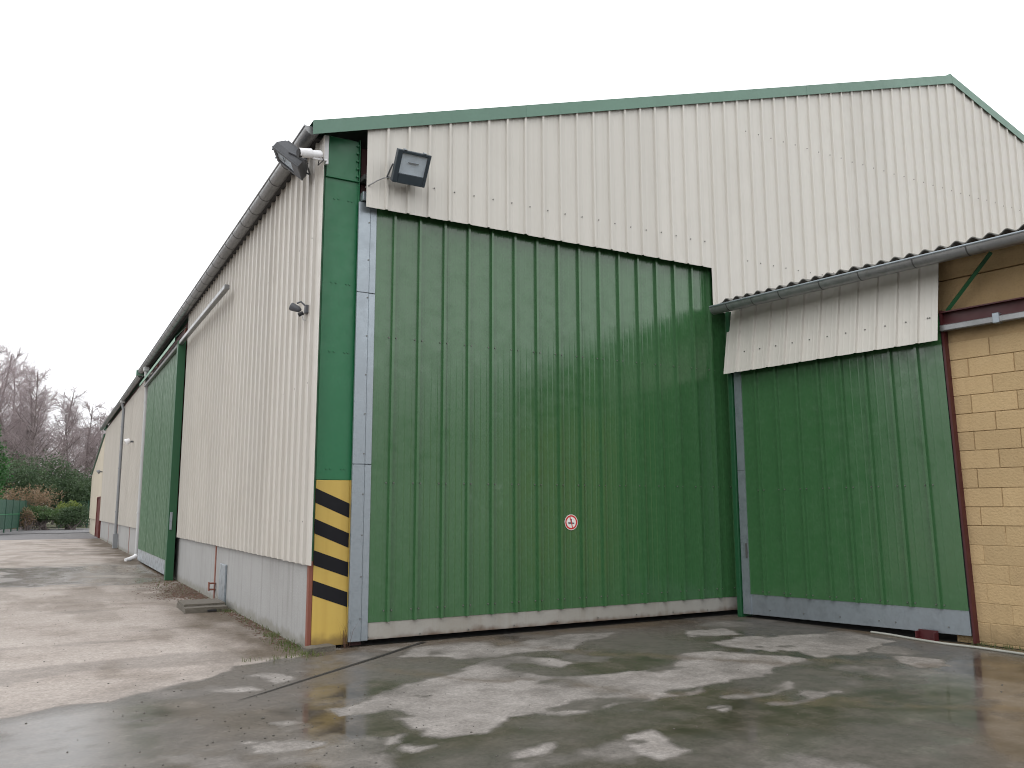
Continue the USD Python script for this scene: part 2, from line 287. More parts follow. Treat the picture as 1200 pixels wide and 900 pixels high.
# ------------------------------------------------------------------ ground
def in_poly(P, poly):
    """Signed distance of the points to the polygon (positive inside)."""
    poly = np.array(poly); d = np.full(len(P), 1e9); ins = np.zeros(len(P), bool)
    for a, b in zip(poly, np.roll(poly, -1, 0)):
        e = b-a; w = P-a; t = np.clip((w@e)/(e@e), 0, 1); d = np.minimum(d, np.hypot(*(w-t[:, None]*e).T))
        c = (a[1] > P[:, 1]) != (b[1] > P[:, 1])
        with np.errstate(divide='ignore', invalid='ignore'):
            ins ^= c & (P[:, 0] < (b[0]-a[0])*(P[:, 1]-a[1])/(b[1]-a[1])+a[0])
    return np.where(ins, d, -d)
DRY = [  # dry pale patches of the wet concrete (outlines in metres on the ground)
 [(0.29, -2.23), (0.71, -2.04), (1.02, -1.84), (1.38, -1.73), (1.3, -2.09), (1.44, -2.42), (1.74, -2.66), (2.19, -2.7), (2.61, -2.7), (3.39, -2.28), (3.72, -2.4), (3.92, -2.74), (3.28, -3.36), (2.8, -3.41), (2.1, -3.58), (1.74, -3.57), (1.24, -3.69), (0.84, -3.74), (0.73, -3.5), (0.43, -3.51), (0.16, -3.8), (-0.18, -3.86), (-0.19, -3.6), (-0.23, -3.24), (-0.05, -3.26), (-0.12, -2.88), (-0.51, -2.79), (-0.29, -2.65), (0.08, -2.35)],
 [(0.74, -0.85), (1.01, -0.46), (1.47, -0.39), (1.94, -0.5), (1.81, -0.92), (2.52, -0.62), (3.02, -0.45), (3.55, -0.58), (3.26, -0.84), (2.77, -0.98), (2.47, -1.3), (1.84, -1.19), (1.59, -1.34), (1.19, -1.25), (0.99, -0.99)],
 [(0.96, -1.8), (1.53, -1.44), (1.71, -1.41), (2.02, -1.73), (2.06, -2.06), (1.84, -2.15), (1.7, -1.85), (1.51, -1.7), (1.3, -1.95)],
 [(4.4, -0.98), (4.94, -1.05), (4.74, -1.44), (4.21, -1.35)], [(4.15, -1.77), (4.66, -1.64), (4.97, -1.73), (4.21, -2.46), (4.1, -2.16)],
 [(0.91, -4.33), (1.12, -4.4), (1.08, -4.81), (0.82, -4.88), (0.78, -4.73)], [(0.05, -4.42), (0.41, -4.32), (0.41, -4.36), (0.13, -4.45)],
 [(-0.47, -3.63), (-0.4, -3.64), (-0.45, -3.78), (-0.51, -3.8)], [(-0.38, -3.91), (-0.33, -3.96), (-0.37, -4.02)],
 [(4.13, -1.82), (4.88, -1.72), (5.48, -1.86), (6.05, -1.88), (6.06, -2.2), (5.88, -2.71), (5.63, -2.68), (5.08, -3.0), (4.78, -2.93), (4.42, -2.95), (4.39, -2.61), (4.18, -2.28)],
 [(3.3, -2.18), (3.72, -2.22), (3.98, -2.53), (4.18, -2.95), (3.66, -3.1), (3.33, -3.31), (2.95, -3.27), (2.82, -2.97), (2.79, -2.77)],
 [(5.05, -3.33), (5.22, -3.65), (5.04, -3.89), (4.78, -3.78)], [(2.36, -3.83), (2.77, -3.82), (3.19, -3.71), (2.99, -3.86), (2.77, -3.89), (2.45, -3.92)],
 [(2.44, -4.18), (2.95, -4.05), (3.22, -4.12), (2.81, -4.24)], [(1.95, -4.04), (2.13, -4.04), (2.0, -4.15)],
 [(-0.8, -1.08), (-0.64, -1.08), (-0.56, -1.4), (-0.67, -1.46)], [(-1.18, -1.58), (-1.0, -1.49), (-0.95, -1.73)],
 [(-0.52, -2.69), (-0.21, -2.56), (0.26, -2.6), (0.1, -2.97), (-0.21, -2.89), (-0.55, -2.91)], [(-1.03, -2.9), (-0.96, -2.9), (-0.91, -3.09), (-1.01, -3.11)],
 [(-1.31, -3.31), (-1.18, -3.44), (-0.95, -3.59), (-1.14, -3.64), (-1.29, -3.53)], [(0.48, -0.15), (0.92, -0.27), (1.15, -0.32), (0.75, -0.51)]]
PUDDLE = [(-9, 15.0), (-4.15, 15.9), (-2.29, 16.18), (-0.89, 16.1), (0.25, 15.8), (-0.02, 12.17), (-0.37, 10.0), (-0.98, 9.68), (-2.33, 9.84), (-3.73, 9.88), (-9, 9.4)]
SANDP = [(-60, 60), (-60, -5.0), (-6, -3.0), (-4, -2.45), (-2.9, -1.87), (-2.73, -1.77), (-2.39, -1.59), (-2.02, -1.59), (-1.69, -1.34), (-1.44, -1.16), (-1.19, -1.04), (-0.93, -0.81), (-0.84, -0.57), (-0.49, -0.44), (-0.15, -0.34), (0.0, -0.1), (0.5, 60)]
FILM = [[(-2.73, -1.85), (-1.9, -1.75), (-1.2, -1.9), (-.95, -2.25), (-1.2, -3.0), (-1.6, -3.6), (-3, -3.2), (-5, -2.8)], [(-.98, -2.05), (-.2, -1.95), (-.28, -2.6), (-.5, -3.2), (-.8, -4.3), (-1.4, -4.0)],
        [(4.5, -3.75), (6.2, -3.6), (5.6, -5), (2.5, -6.4), (2.2, -5.6), (3.6, -4.6)], [(1.2, -4.6), (2.2, -4.5), (2.0, -5.2), (1.0, -5.2)]]   # standing water
def yard():
    xs = np.r_[np.linspace(-60, -5.2, 36), np.arange(-5, 7.3, 0.035), np.linspace(7.6, 60, 24)]
    ys = np.r_[np.linspace(-50, -6.8, 22), np.arange(-6.6, 3.2, 0.035), np.arange(3.3, 20, 0.12), np.linspace(20.3, 39.0, 70)]
    X, Y = np.meshgrid(xs, ys); P = np.c_[X.ravel(), Y.ravel()]; n = len(P)
    q = np.c_[P, np.zeros(n)]
    warp = np.c_[meshkit.fbm(q*2.3, 4, 1)-.5, meshkit.fbm(q*2.3, 4, 7)-.5]
    Q = P+warp*0.22
    far = np.clip((P[:, 1]-2)/6, 0, 1)
    sd = in_poly(P+warp*(0.22+0.5*far)[:, None], SANDP)
    sand = np.clip((sd+(meshkit.fbm(q*8, 3, 15)-.5)*.10)/0.06+0.5, 0, 1)
    dry = np.full(n, -9.0)
    near = (P[:, 0] > -4) & (P[:, 0] < 8) & (P[:, 1] > -7) & (P[:, 1] < 1)
    for poly in DRY: dry[near] = np.maximum(dry[near], in_poly(Q[near], poly))
    fineq = meshkit.fbm(q*7.0+2, 4, 71)-.5
    patch = np.clip((dry+0.03+fineq*0.11)/0.05+0.5, 0, 1)
    isl = meshkit.fbm(q*np.array([2.2, 3.4, 1])+40, 4, 88); patch = patch*(1-np.clip((isl-.66)*12, 0, .85))
    blot = meshkit.fbm(q*np.array([1.3, 1.3, 1])+11, 5, 21)
    patch = np.maximum(patch*np.clip(0.55+2.2*(blot-0.3), 0.35, 1), np.clip((blot-0.66)*5, 0, 0.5))
    wet = (1-patch)*(0.80+0.25*np.clip((meshkit.fbm(q*0.9+5, 4, 33)-0.4)*4, 0, 1))
    damp = np.clip((meshkit.fbm(q*np.array([0.5, 1.2, 1])+3, 5, 44)-0.60)*4, 0, 0.30)
    edge = np.clip(1-sd/0.5, 0, 1)*0.30*np.clip((meshkit.fbm(q*3, 3, 9)-.35)*4, 0, 1)
    pud = in_poly(P+warp*np.array([1.2, 1.6]), PUDDLE)
    pud = np.clip(pud/0.5+0.5, 0, 1)*np.clip((meshkit.fbm(q*np.array([0.8, 0.5, 1]), 4, 17)-.22)*5, 0, 1)*0.9
    wet = np.clip(wet*(1-sand)+sand*np.maximum.reduce([damp, edge, pud]), 0, 1)
    film = np.full(n, -9.0)
    for poly in FILM: film = np.maximum(film, in_poly(P+warp*.45, poly))
    film = np.clip(film/.3+.5, 0, 1)*np.clip((meshkit.fbm(q*np.array([2.4, 3.6, 1])+9, 5, 91)-.37)*6, 0, 1)*np.where(P[:, 0] < -1.2, .75, 1)
    film = np.maximum(film*(1-sand), pud*.25)*np.clip(wet*1.4-.3, 0, 1)
    w = np.clip((P[:, 0]+1.35)/1.2, 0, 1)*np.clip((P[:, 1]+.5)/.4, 0, 1)
    nd = meshkit.fbm(q*np.array([2.5, 1.2, 1]), 4, 55)
    dirt = np.clip(w*2.0*(nd+0.14)-0.30, 0, 0.85)*(P[:, 0] < 0.1)
    dirt = np.maximum(dirt, 0.8*np.clip(1-np.hypot((P[:, 0]+.55)/.75, (P[:, 1]-7.6)/2.4), 0, 1)**.6*np.clip((nd-.3)*4, 0, 1)*(P[:, 0] < .1))
    dirt = np.maximum(dirt, 0.75*np.clip(1-np.abs(P[:, 1]+0.2)/0.35, 0, 1)*np.clip((nd-.25)*3, 0, 1)*((P[:, 0] > -.2) & (P[:, 0] < 6)))
    au = (P-A.O[:2])@A_U[:2]; ad = (P-A.O[:2])@A_N[:2]
    dirt = np.maximum(dirt, 0.85*np.clip(1-np.abs(ad-.1)/0.35, 0, 1)*np.clip((nd-.2)*3, 0, 1)*(au > 1.5))
    streak = np.clip((meshkit.fbm(q*np.array([1.6, 0.45, 1])+[0, 0, 3], 4, 61)-.56)*3, 0, .25)*sand
    dirt = np.maximum(dirt, streak)
    for cx, cy, rr in ((9.5, 3.5, 8.6), (9.5, 3.5, 10.3), (-9.0, -12.0, 9.4)):
        arc = np.clip(1-np.abs(np.hypot(P[:, 0]-cx, P[:, 1]-cy)+warp[:, 0]*.5-rr)/0.20, 0, 1)
        dirt = np.maximum(dirt, arc*0.55*np.clip((meshkit.fbm(q*np.array([5, 5, 1])+7, 4, 66)-.36)*5, 0, 1)*(1-sand))
    nx = len(xs); i = np.arange(n).reshape(Y.shape)
    a, b, c, d = i[:-1, :-1].ravel(), i[:-1, 1:].ravel(), i[1:, 1:].ravel(), i[1:, :-1].ravel()
    F = np.vstack([np.c_[a, b, c], np.c_[a, c, d]])
    m = usdkit.mesh(stage, '/World/concrete_yard', (np.c_[P, np.zeros(n)], F), MATS['yard'])
    for nm, arr in (('wet', wet), ('sand', sand), ('dirt', dirt), ('film', film)):
        UsdGeom.PrimvarsAPI(m).CreatePrimvar(nm, Sdf.ValueTypeNames.FloatArray, 'vertex').Set([float(x) for x in arr])
    tag(m, 'concrete yard, beige and dry on the left, dark and wet with pale patches on the right', 'yard', kind='structure')
    COUNT[('/World', 'concrete_yard')] = 1
yard()
def sheet(pts, z):
    pts = np.array(pts, float); return (np.c_[pts, np.full(len(pts), z)], np.array([[0, k, k+1] for k in range(1, len(pts)-1)]))
tag(obj('ground', sheet([(-1500, -1500), (1500, -1500), (1500, 1500), (-1500, 1500)], -0.006), 'soil'), 'dull grass and soil all around the yard', 'ground', kind='structure')
tag(obj('asphalt_road', sheet([(-60, 38.7), (-0.02, 38.4), (-0.02, 50.5), (6, 50.5), (6, 63.4), (-60, 63.4)], 0.004), 'asphalt'), 'grey asphalt crossing behind the beige concrete', 'road', kind='structure')
rng = np.random.default_rng(5)
_gp = np.array([(1.30, -0.12), (1.07, -0.30), (0.6, -0.70), (0.1, -1.10), (-0.4, -1.50), (-0.87, -1.88), (-1.12, -2.07)])
_t = np.gradient(_gp, axis=0); _nn = np.c_[-_t[:, 1], _t[:, 0]]/np.linalg.norm(_t, axis=1, keepdims=True)
_w = np.array([.028, .026, .024, .022, .017, .010, .003])
_gl, _gr = _gp+_nn*_w[:, None]*1.0, _gp-_nn*_w[:, None]
_v = np.c_[np.vstack([_gl, _gr]), np.full(14, 0.004)]
tag(obj('ground_joint', (_v, np.vstack([[[k, k+7, k+8], [k, k+8, k+1]] for k in range(6)])), 'groove_dark'), 'dark joint line crossing the wet concrete from the big door', 'joint', kind='structure')

# ------------------------------------------------------------------ warehouse
W = thing('warehouse', 'long warehouse of cream ribbed sheeting with green sliding doors and gable', 'building')
R0, RS, RX = 5.84, 0.3085, 11.9                        # verge top at x=-0.19, slope, ridge
def roofz(x): return R0+RS*(min(x, 2*RX-x)+0.19)
# gable sheets
PIT = 0.2685; FIRST = 0.713
def gable_sheet(u0, u1, zb, d0, mat='cream_sheet'):
    prof = rib_profile(u0, u1, FIRST, PIT, 0.030, 0.022, 0.013, d0, mh=0.0018)
    if u0 < RX < u1:
        prof = sorted(prof+[(RX, d0)])
    obj('cladding_sheet', profile_sheet(G, prof, lambda x: zb, lambda x: roofz(x)-0.12), mat, W)
edges = [0.466]+[FIRST+PIT*(4*k+3)+0.045 for k in range(0, 5)]
edges = [e for e in edges if e < 5.55]+[5.731]
for k, (a, b) in enumerate(zip(edges, edges[1:])):
    gable_sheet(a, b+(0.004 if b < 5.7 else 0), 4.95+0.004*(k % 2), 0.20+0.002*(k % 2))
e0 = 5.731
k = 0
while e0 < 24.0:
    e1 = min(24.0, FIRST+PIT*(math.floor((e0-FIRST)/PIT)+4)+0.045)
    gable_sheet(e0, e1+0.004, 4.30 if e0 < 6.4 else 3.9, 0.20+0.002*((k+1) % 2)); e0 = e1; k += 1
sc = []
for x in np.arange(FIRST+2*PIT, 5.7, PIT): sc.append((x+0.07, -0.205, 5.335+rng.normal(0, .004)))
for x in np.arange(6.5, 14.5, PIT): sc.append((x, -0.236, 7.23+rng.normal(0, .006)))
for x in np.arange(6.4, 14.5, PIT): sc.append((x+.05, -0.205, 5.16+max(0, (x-8))*0.25))
obj('screw', screws(sc, (0, -1, 0)), 'screw_metal', W, kind='stuff')
# verge flashing: lengths of folded sheet
def verge(x0, x1, lap):
    pr = [(-0.02, 0.0), (0.24+lap, 0.0), (0.24+lap, -0.165), (0.236+lap, -0.165), (0.236+lap, -0.004), (-0.02, -0.004)]
    V = np.array([[x, -d+0.0, roofz(x)+z] for x in (x0, x1) for d, z in pr]); n = len(pr); F = []
    for i in range(n):
        j = (i+1) % n; F += [[i, j, n+j], [i, n+j, n+i]]
    F += [[0, 1, 5], [1, 4, 5], [1, 2, 3], [1, 3, 4]]; F += [[n+a for a in f[::-1]] for f in F[-4:]]
    return fixw(V, np.array(F))
ve = [-0.19, 2.6, 5.2, 7.9, 10.2, RX, 13.9, 16.5, 19.5, 22.0, 24.0]
for k, (a, b) in enumerate(zip(ve, ve[1:])):
    obj('verge_flashing', verge(a, b, 0.002*(k % 2)), 'verge_green', W)
obj('ridge_cap', tube([(RX, -0.22, roofz(RX)-.01), (RX, 0.5, roofz(RX)-.01)], 0.05, 10), 'verge_green', W)
# roof, hidden walls, dark sheet painting the shade under the door
for s in (0, 1):
    xa, xb = (-0.2, RX) if s == 0 else (2*RX+0.2, RX)
    za, zb_ = roofz(0)-0.06, roofz(RX)-0.012
    obj('roof_sheet', hexa([(x, y, z+t) for x, z in ((xa, za), (xb, zb_)) for y in (0.03, 38.9) for t in (-0.06, -0.012)]), 'roof_green', W)
obj('inner_wall', fbox(G, (0.3, 24.0), (-0.32, -0.28), (0, 5.0)), 'inner_dark', W) if False else None
obj('rear_wall', fbox(G, (0.1, 23.9), (-38.8, -38.7), (0, 5.7)), 'cream_far', W)
obj('side_wall', fbox(Fr((24.0, 0, 0), (0, 1, 0), (1, 0, 0)), (0.0, 38.6), (-0.05, 0.0), (0, 5.7)), 'cream_far', W)
obj('lining', fbox(S, (0.25, 38.6), (-0.24, -0.20), (0, 5.72)), 'maroon_dark', W)
obj('floor', sheet([(0.45, -0.035), (6.1, -0.035), (24, 0.0), (24, 38.5), (0.3, 38.5), (0.3, 0.0)], 0.006), 'gap_shade', W)  # dark sheet, shade of the gap under the big door put into its colour
# corner column: green above, yellow with black bands below
CC = obj('corner_column', cbox(G, (0.03, 0.425), (-0.01, 0.02), (1.806, 5.30), 0.004), 'column_green', W)
obj('upper_plate', cbox(G, (0.036, 0.421), (0.0, 0.026), (5.305, 5.80), 0.004), 'column_green', CC)
obj('stiffener', cbox(G, (0.03, 0.43), (0.0, 0.045), (5.292, 5.306), 0.003), 'column_green', CC)
obj('edge_flange', cbox(G, (0.426, 0.442), (-0.06, 0.035), (1.806, 5.815), 0.003), 'column_green', CC)
for z in np.linspace(5.36, 5.74, 5): obj('bolt', tube(G.p([.405]*2, [.02, .05], [z, z]), 0.014, 6), 'column_green', CC)
obj('bolt_row', screws([(x, -0.021, z) for z in (5.05, 4.05, 3.25, 1.93) for x in (0.14, 0.19, .31, .35)], (0, -1, 0), 0.012), 'column_green', CC, kind='stuff')
obj('web', cbox(G, (0.16, 0.18), (-0.30, -0.012), (0.0, 5.75), 0.003), 'maroon_dark', CC)
YB = obj('yellow_base', cbox(G, (0.034, 0.418), (-0.01, 0.02), (0.03, 1.803), 0.004), 'hazard_yellow', CC)
obj('yellow_edge', cbox(G, (0.419, 0.440), (-0.06, 0.024), (0.03, 1.806), 0.003), 'hazard_yellow', CC)
for zl, zr in ((1.714, 1.545), (1.384, 1.219), (1.046, 0.904), (0.728, 0.583)):
    V = [G.p(u, d, z) for u, zz in ((0.032, zl), (0.420, zr)) for d in (0.0195, 0.0222) for z in (zz-0.158, zz)]
    obj('hazard_stripe', hexa(V), 'hazard_black', CC)
obj('steel_post', cbox(S, (-0.018, 0.06), (-0.03, 0.012), (0.02, 0.93), 0.003), 'rust_primer', W)
obj('corner_trim', cbox(S, (-0.016, 0.06), (-0.03, 0.010), (0.932, 5.75), 0.003), 'post_green', W)
obj('steel_post', cbox(G, (0.47, 0.60), (-0.30, -0.02), (0.0, 5.75), 0.004), 'maroon_dark', W)
obj('rail_hanger', cbox(G, (0.45, 0.56), (-0.02, 0.15), (5.30, 5.36), 0.004), 'inner_dark', W)
obj('door_rail', cbox(G, (0.45, 9.0), (0.02, 0.13), (5.05, 5.16), 0.006), 'galvanised', W)
obj('lintel', fbox(G, (0.60, 24), (-0.20, -0.02), (5.0, 5.68)), 'inner_dark', W)

# big sliding door of the gable
D = obj('sliding_door', fbox(G, (0.45, 6.10), (0.015, 0.055), (0.08, 5.04)), 'inner_dark', W)
DP, DF = 0.3263, 0.864
de = [0.635]+[DF+DP*(3*k+2)+0.05 for k in range(0, 6)]
de = [e for e in de if e < 5.95]+[6.10]
for k, (a, b) in enumerate(zip(de, de[1:])):
    prof = rib_profile(a, b+(0.004 if b < 6.0 else 0), DF, DP, 0.040, 0.022, 0.015, 0.078+0.002*(k % 2), micro=3, mh=0.0011)
    obj('door_sheet', profile_sheet(G, prof, lambda x: 0.250, lambda x: 5.06), 'door_green', D)
obj('bottom_strip', cbox(G, (0.645, 6.10), (0.056, 0.0725), (0.066, 0.272), 0.003), 'galvanised_dirty', D)
for z0, z1 in ((0.060, 1.98), (1.984, 3.955), (3.959, 5.04)):
    obj('edge_strip', cbox(G, (0.418, 0.560), (0.056, 0.094), (z0, z1), 0.004), 'galvanised', D)
    obj('edge_strip', cbox(G, (0.561, 0.640), (0.056, 0.088), (z0+0.001, z1-0.001), 0.004), 'galvanised', D)
sc = [(DF+DP*k+s*0.046, -0.083, z) for k in range(17) for s in (-1, 1) for z in (0.37, 1.78, 3.46) if DF+DP*k+s*.046 < 6.05]
sc += [(0.545, -0.096, z) for z in np.arange(0.3, 5, 0.45)]+[(x, -.08, .10+.01*math.sin(9*x)) for x in np.arange(0.65, 6, 0.61)]
obj('screw', screws(sc, (0, -1, 0), 0.0085), 'screw_metal', D, kind='stuff')

# long side: plinth, posts, cladding
PL = [(0.06, 5.60), (5.70, 10.95), (10.97, 16.4), (16.5, 21.9), (22.0, 27.1), (27.2, 32.2), (32.3, 38.4)]
for a, b in PL: obj('plinth_panel', cbox(S, (a, b), (-0.12, 0.0), (-0.02, 0.92), 0.006), 'plinth_concrete', W)
for y in (5.65, 10.96, 16.45, 21.95, 27.15, 32.25): obj('steel_post', cbox(S, (y-0.045, y+0.045), (-0.15, 0.008), (0.0, 5.6), 0.003), 'rust_primer', W)
obj('mounting_bracket', cat([cbox(S, (5.50, 5.60), (0.009, 0.10), (0.27, 0.29), .003), cbox(S, (5.50, 5.60), (0.009, 0.10), (0.17, 0.19), .003), cbox(S, (5.50, 5.60), (0.101, 0.115), (0.16, 0.30), .003)]), 'rust_primer', W)
obj('cover_plate', cbox(S, (4.62, 5.08), (0.001, 0.035), (0.0, 0.625), 0.006), 'galvanised', W)
def side_sheets(y0, y1, zt, mat, first, step=4, pit=0.2745):
    e = y0; k = 0
    while e < y1-0.02:
        b = min(y1, first+pit*(math.floor((e-first)/pit+1e-6)+step)+0.05)
        prof = rib_profile(e, b+(0.004 if b < y1 else 0), first, pit, 0.032, 0.024, 0.013, 0.035+0.002*(k % 2), micro=2 if y0 < 5 else 0)
        obj('cladding_sheet', profile_sheet(S, prof, lambda u: 0.89+0.004*(k % 2), zt), mat, W); e = b; k += 1
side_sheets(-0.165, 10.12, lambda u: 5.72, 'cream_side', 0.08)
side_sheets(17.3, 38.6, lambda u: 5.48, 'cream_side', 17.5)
side_sheets(42.0, 50.0, lambda u: 5.24-0.148*(u-38.6), 'cream_far', 42.1)
side_sheets(38.6, 38.95, lambda u: 5.24-0.148*(u-38.6), 'cream_far', 38.7)
obj('cladding_sheet', profile_sheet(S, rib_profile(38.95, 42.0, 39.1, .2745, .032, .031, .013, .035, 0), lambda u: 2.06, lambda u: 5.24-0.148*(u-38.6)), 'cream_far', W)
obj('plinth_panel', cbox(S, (42.0, 50.0), (-0.12, 0.0), (-0.02, 0.90), 0.006), 'cream_far', W)
FD = obj('side_door', cbox(S, (38.96, 41.98), (-0.08, 0.03), (0.01, 2.05), 0.006), 'far_red', W)
obj('door_frame', cat([cbox(S, (38.9, 38.96), (-0.08, 0.075), (0.0, 2.10), .004), cbox(S, (41.98, 42.04), (-.08, .075), (0, 2.10), .004), cbox(S, (38.9, 42.04), (-.08, .073), (2.052, 2.11), .004)]), 'far_red', FD)
obj('eaves_beam', fbox(S, (0.02, 38.7), (-0.15, -0.03), (5.40, 5.72)), 'maroon_dark', W)
obj('roof_sheet', hexa([(x, y, z+t) for x in (-0.12, 12) for y, z in ((38.9, 5.22), (50.1, 3.56)) for t in (0.03, 0.09)]), 'roof_green', W)
obj('rear_wall', fbox(G, (0.06, 12), (-50.0, -49.9), (0, 3.5)), 'cream_far', W)
obj('lining', fbox(S, (38.7, 49.9), (-0.24, -0.20), (0, 3.5)), 'cream_far', W)
obj('screw', screws([(-.04, y+.09, z) for y in np.arange(.1, 10, .55) for z in (1.35+.0, 2.9, 4.6)], (-1, 0, 0), .009), 'screw_metal', W, kind='stuff')
# gutters
def half_round(fr, u0, u1, dc, zc, r, th=0.006, n=14, slope=0.0):
    an = np.linspace(0, math.pi, n); pr = [(dc+r*math.cos(a), zc-r*math.sin(a)) for a in an]+[(dc+(r-th)*math.cos(a), zc-(r-th)*math.sin(a)) for a in an[::-1]]
    m = len(pr); V = np.vstack([fr.p([u]*m, [p[0] for p in pr], [p[1]+slope*(u-u0) for p in pr]) for u in (u0, u1)]); F = []
    for i in range(m):
        j = (i+1) % m; F += [[i, j, m+j], [i, m+j, m+i]]
    for i in range(n-1): F += [[i, i+1, m-2-i], [i, m-2-i, m-1-i], [m+i+1, m+i, m+m-2-i], [m+m-2-i, m+i, m+m-1-i]]
    return fixw(V, np.array(F))
def end_cap(fr, u, dc, zc, r, w=0.006):
    an = np.linspace(0, math.pi, 14); n = 14
    V = np.vstack([fr.p([x]*n, dc+r*np.cos(an), zc-r*np.sin(an)) for x in (u, u+w)]); F = []
    for i in range(1, n-1): F += [[0, i, i+1], [n, n+i+1, n+i]]
    for i in range(n):
        j = (i+1) % n; F += [[i, n+i, n+j], [i, n+j, j]]
    return fixw(V, np.array(F))
GU = obj('gutter', half_round(S, -0.15, 19.4, 0.165, 5.80, 0.095), 'zinc', W, smooth=40)
obj('front_bead', tube(S.p([-0.15, 19.4], [0.262]*2, [5.80]*2), 0.012, 8), 'zinc', GU)
obj('end_cap', end_cap(S, -0.156, 0.165, 5.80, 0.097), 'zinc', GU)
for y in np.arange(0.35, 19.2, 0.62):
    obj('joint_band', half_round(S, y, y+0.02, 0.165, 5.801, 0.0985, 0.003), 'zinc_dark', GU)
GV = obj('gutter', half_round(S, 19.6, 40.3, 0.165, 5.70, 0.085), 'zinc', W, smooth=40)
obj('front_bead', tube(S.p([19.6, 40.3], [0.252]*2, [5.70]*2), 0.012, 8), 'zinc', GV)
obj('green_end', cat([end_cap(S, 40.3, .165, 5.70, .09, .02), cbox(S, (38.7, 40.25), (-.05, .06), (5.60, 5.80), .01)]), 'verge_green', GV)
obj('verge_flashing', cbox(S, (19.38, 19.58), (-0.05, 0.30), (5.66, 5.84), 0.01), 'verge_green', W)
obj('soffit', fbox(S, (0.0, 38.9), (0.03, 0.13), (5.735, 5.75)), 'inner_dark', W)
obj('gutter', half_round(Fr((-0.2, 50.15, 0), (1, 0, 0), (0, 1, 0)), 0.0, 12.0, 0.0, 3.62, 0.08), 'pipe_white', W)
# side door with post, rail and canopy
SD = obj('sliding_door', fbox(S, (10.25, 17.15), (0.10, 0.125), (0.06, 5.2)), 'inner_dark', W)
e = 10.26
for k in range(7):
    b = min(17.15, e+0.985)
    obj('door_sheet', profile_sheet(S, rib_profile(e, b+(0.003 if k < 6 else 0), 10.4, 0.3283, 0.007, 0.05, 0.02, 0.150+0.004*(k % 2), micro=0), lambda u: 0.37, lambda u: 5.25), 'side_green', SD); e = b
obj('bottom_strip', cbox(S, (10.26, 17.15), (0.126, 0.1445), (0.05, 0.395), 0.003), 'galvanised', SD)
DPo = obj('door_post', cbox(S, (10.02, 10.22), (0.085, 0.245), (0.0, 5.12), 0.006), 'post_green', W)
obj('latch', cbox(S, (9.995, 10.019), (0.17, 0.22), (1.05, 1.42), 0.004), 'galvanised', DPo)
obj('door_rail', cbox(S, (4.72, 17.4), (0.15, 0.235), (5.03, 5.115), 0.012), 'zinc', W)
obj('door_canopy', hexa([S.p(u, d+t, z+t*.5) for u in (10.15, 18.0) for d, z in ((0.08, 5.46), (0.30, 5.20)) for t in (0, 0.008)]), 'verge_green', W)
obj('canopy_fascia', hexa([S.p(u, d, z) for u in (10.15, 18.0) for d in (0.300, 0.306) for z in (5.12, 5.20)]), 'column_green', W)
# downpipes
for k, (y, mat, r) in enumerate(((17.75, 'pipe_white', 0.055), (26.4, 'pipe_grey', 0.052))):
    P = [S.p(y, 0.165, 5.68-0.1*0), S.p(y, 0.165, 5.45), S.p(y, 0.12, 5.30), S.p(y, 0.12, 2.5), S.p(y, 0.12, 0.12)]
    DPi = obj('downpipe', tube(P, r, 12), mat, W, smooth=50)
    for z in (1.35, 3.0, 4.6): obj('clip', tube(S.p([y]*2, [.12]*2, [z, z+.05]), r+0.012, 12), mat, DPi)
    if k == 0: obj('shoe', tube([S.p(y, .12, .16), S.p(y-.02, .18, .10), S.p(y-.1, .32, .05), S.p(y-.16, .42, .03)], [.062, .062, .06, .055], 12), 'camera_white', DPi, smooth=50)
    else: obj('shoe', cbox(S, (y-.08, y+.08), (.03, .2), (0, .55), .01), 'pipe_grey', DPi)
    obj('hopper', cbox(S, (y-.09, y+.09), (.08, .25), (5.55, 5.68), .02), 'pipe_white', DPi)

# ------------------------------------------------------------------ block annex
X = thing('block_annex', 'ochre concrete block annex with corrugated roof and green sliding door', 'building', (6.05, -0.22, 0))
UL = lambda z: 3.035+(3.36-z)*0.024                   # the jamb leans: its place along the wall at height z
ROW, BL = 0.2085, 0.482
r_ = random.Random(3)
obj('mortar_bed', fbox(A, (2.9, 9.0), (-0.2, -0.012), (-0.02, 3.58)), 'mortar', X)
obj('mortar_bed', fbox(A, (2.92, 8.9), (-0.011, -0.0055), (-0.02, 1.22)), 'block_ochre', X)
wob = [r_.uniform(-.004, .004) for _ in range(30)]
for k in range(17):
    z0, z1 = 0.032+ROW*(k-0)-ROW+wob[k], 0.032+ROW*k+wob[k+1]
    j = 3.505 if k % 2 == 0 else 3.263
    u = j-BL*2
    while u < 9.0:
        a, b = max(u, 2.93), min(u+BL, 9.0)
        if b-a > 0.06:
            tight = 0.0035 if z1 < 1.25 else 0.0055
            g = r_.uniform(0.5, 1.0)*tight
            obj('block', cbox(A, (a+g, b-g), (-0.1, r_.uniform(-.0015, .0015)), (z0+g*.8, z1-g*.8), 0.004), 'block_ochre', X)
        u += BL
for z0, z1 in ((3.76, 4.135), (4.143, 4.42)):
    for a, b in ((2.9, 5.0), (5.005, 7.0), (7.005, 9.0)): obj('wall_panel', cbox(A, (a, b), (-0.25, -0.10+(z1 > 4.3)*.02), (z0, z1), 0.004), 'ochre_render', X)
BM = obj('steel_beam', cat([fbox(A, (3.04, 9.0), (-0.11, 0.10), (3.715, 3.73)), fbox(A, (3.04, 9.0), (0.02, 0.035), (3.585, 3.7149)), fbox(A, (3.04, 9.0), (-0.11, 0.10), (3.57, 3.5849))]), 'maroon', X)
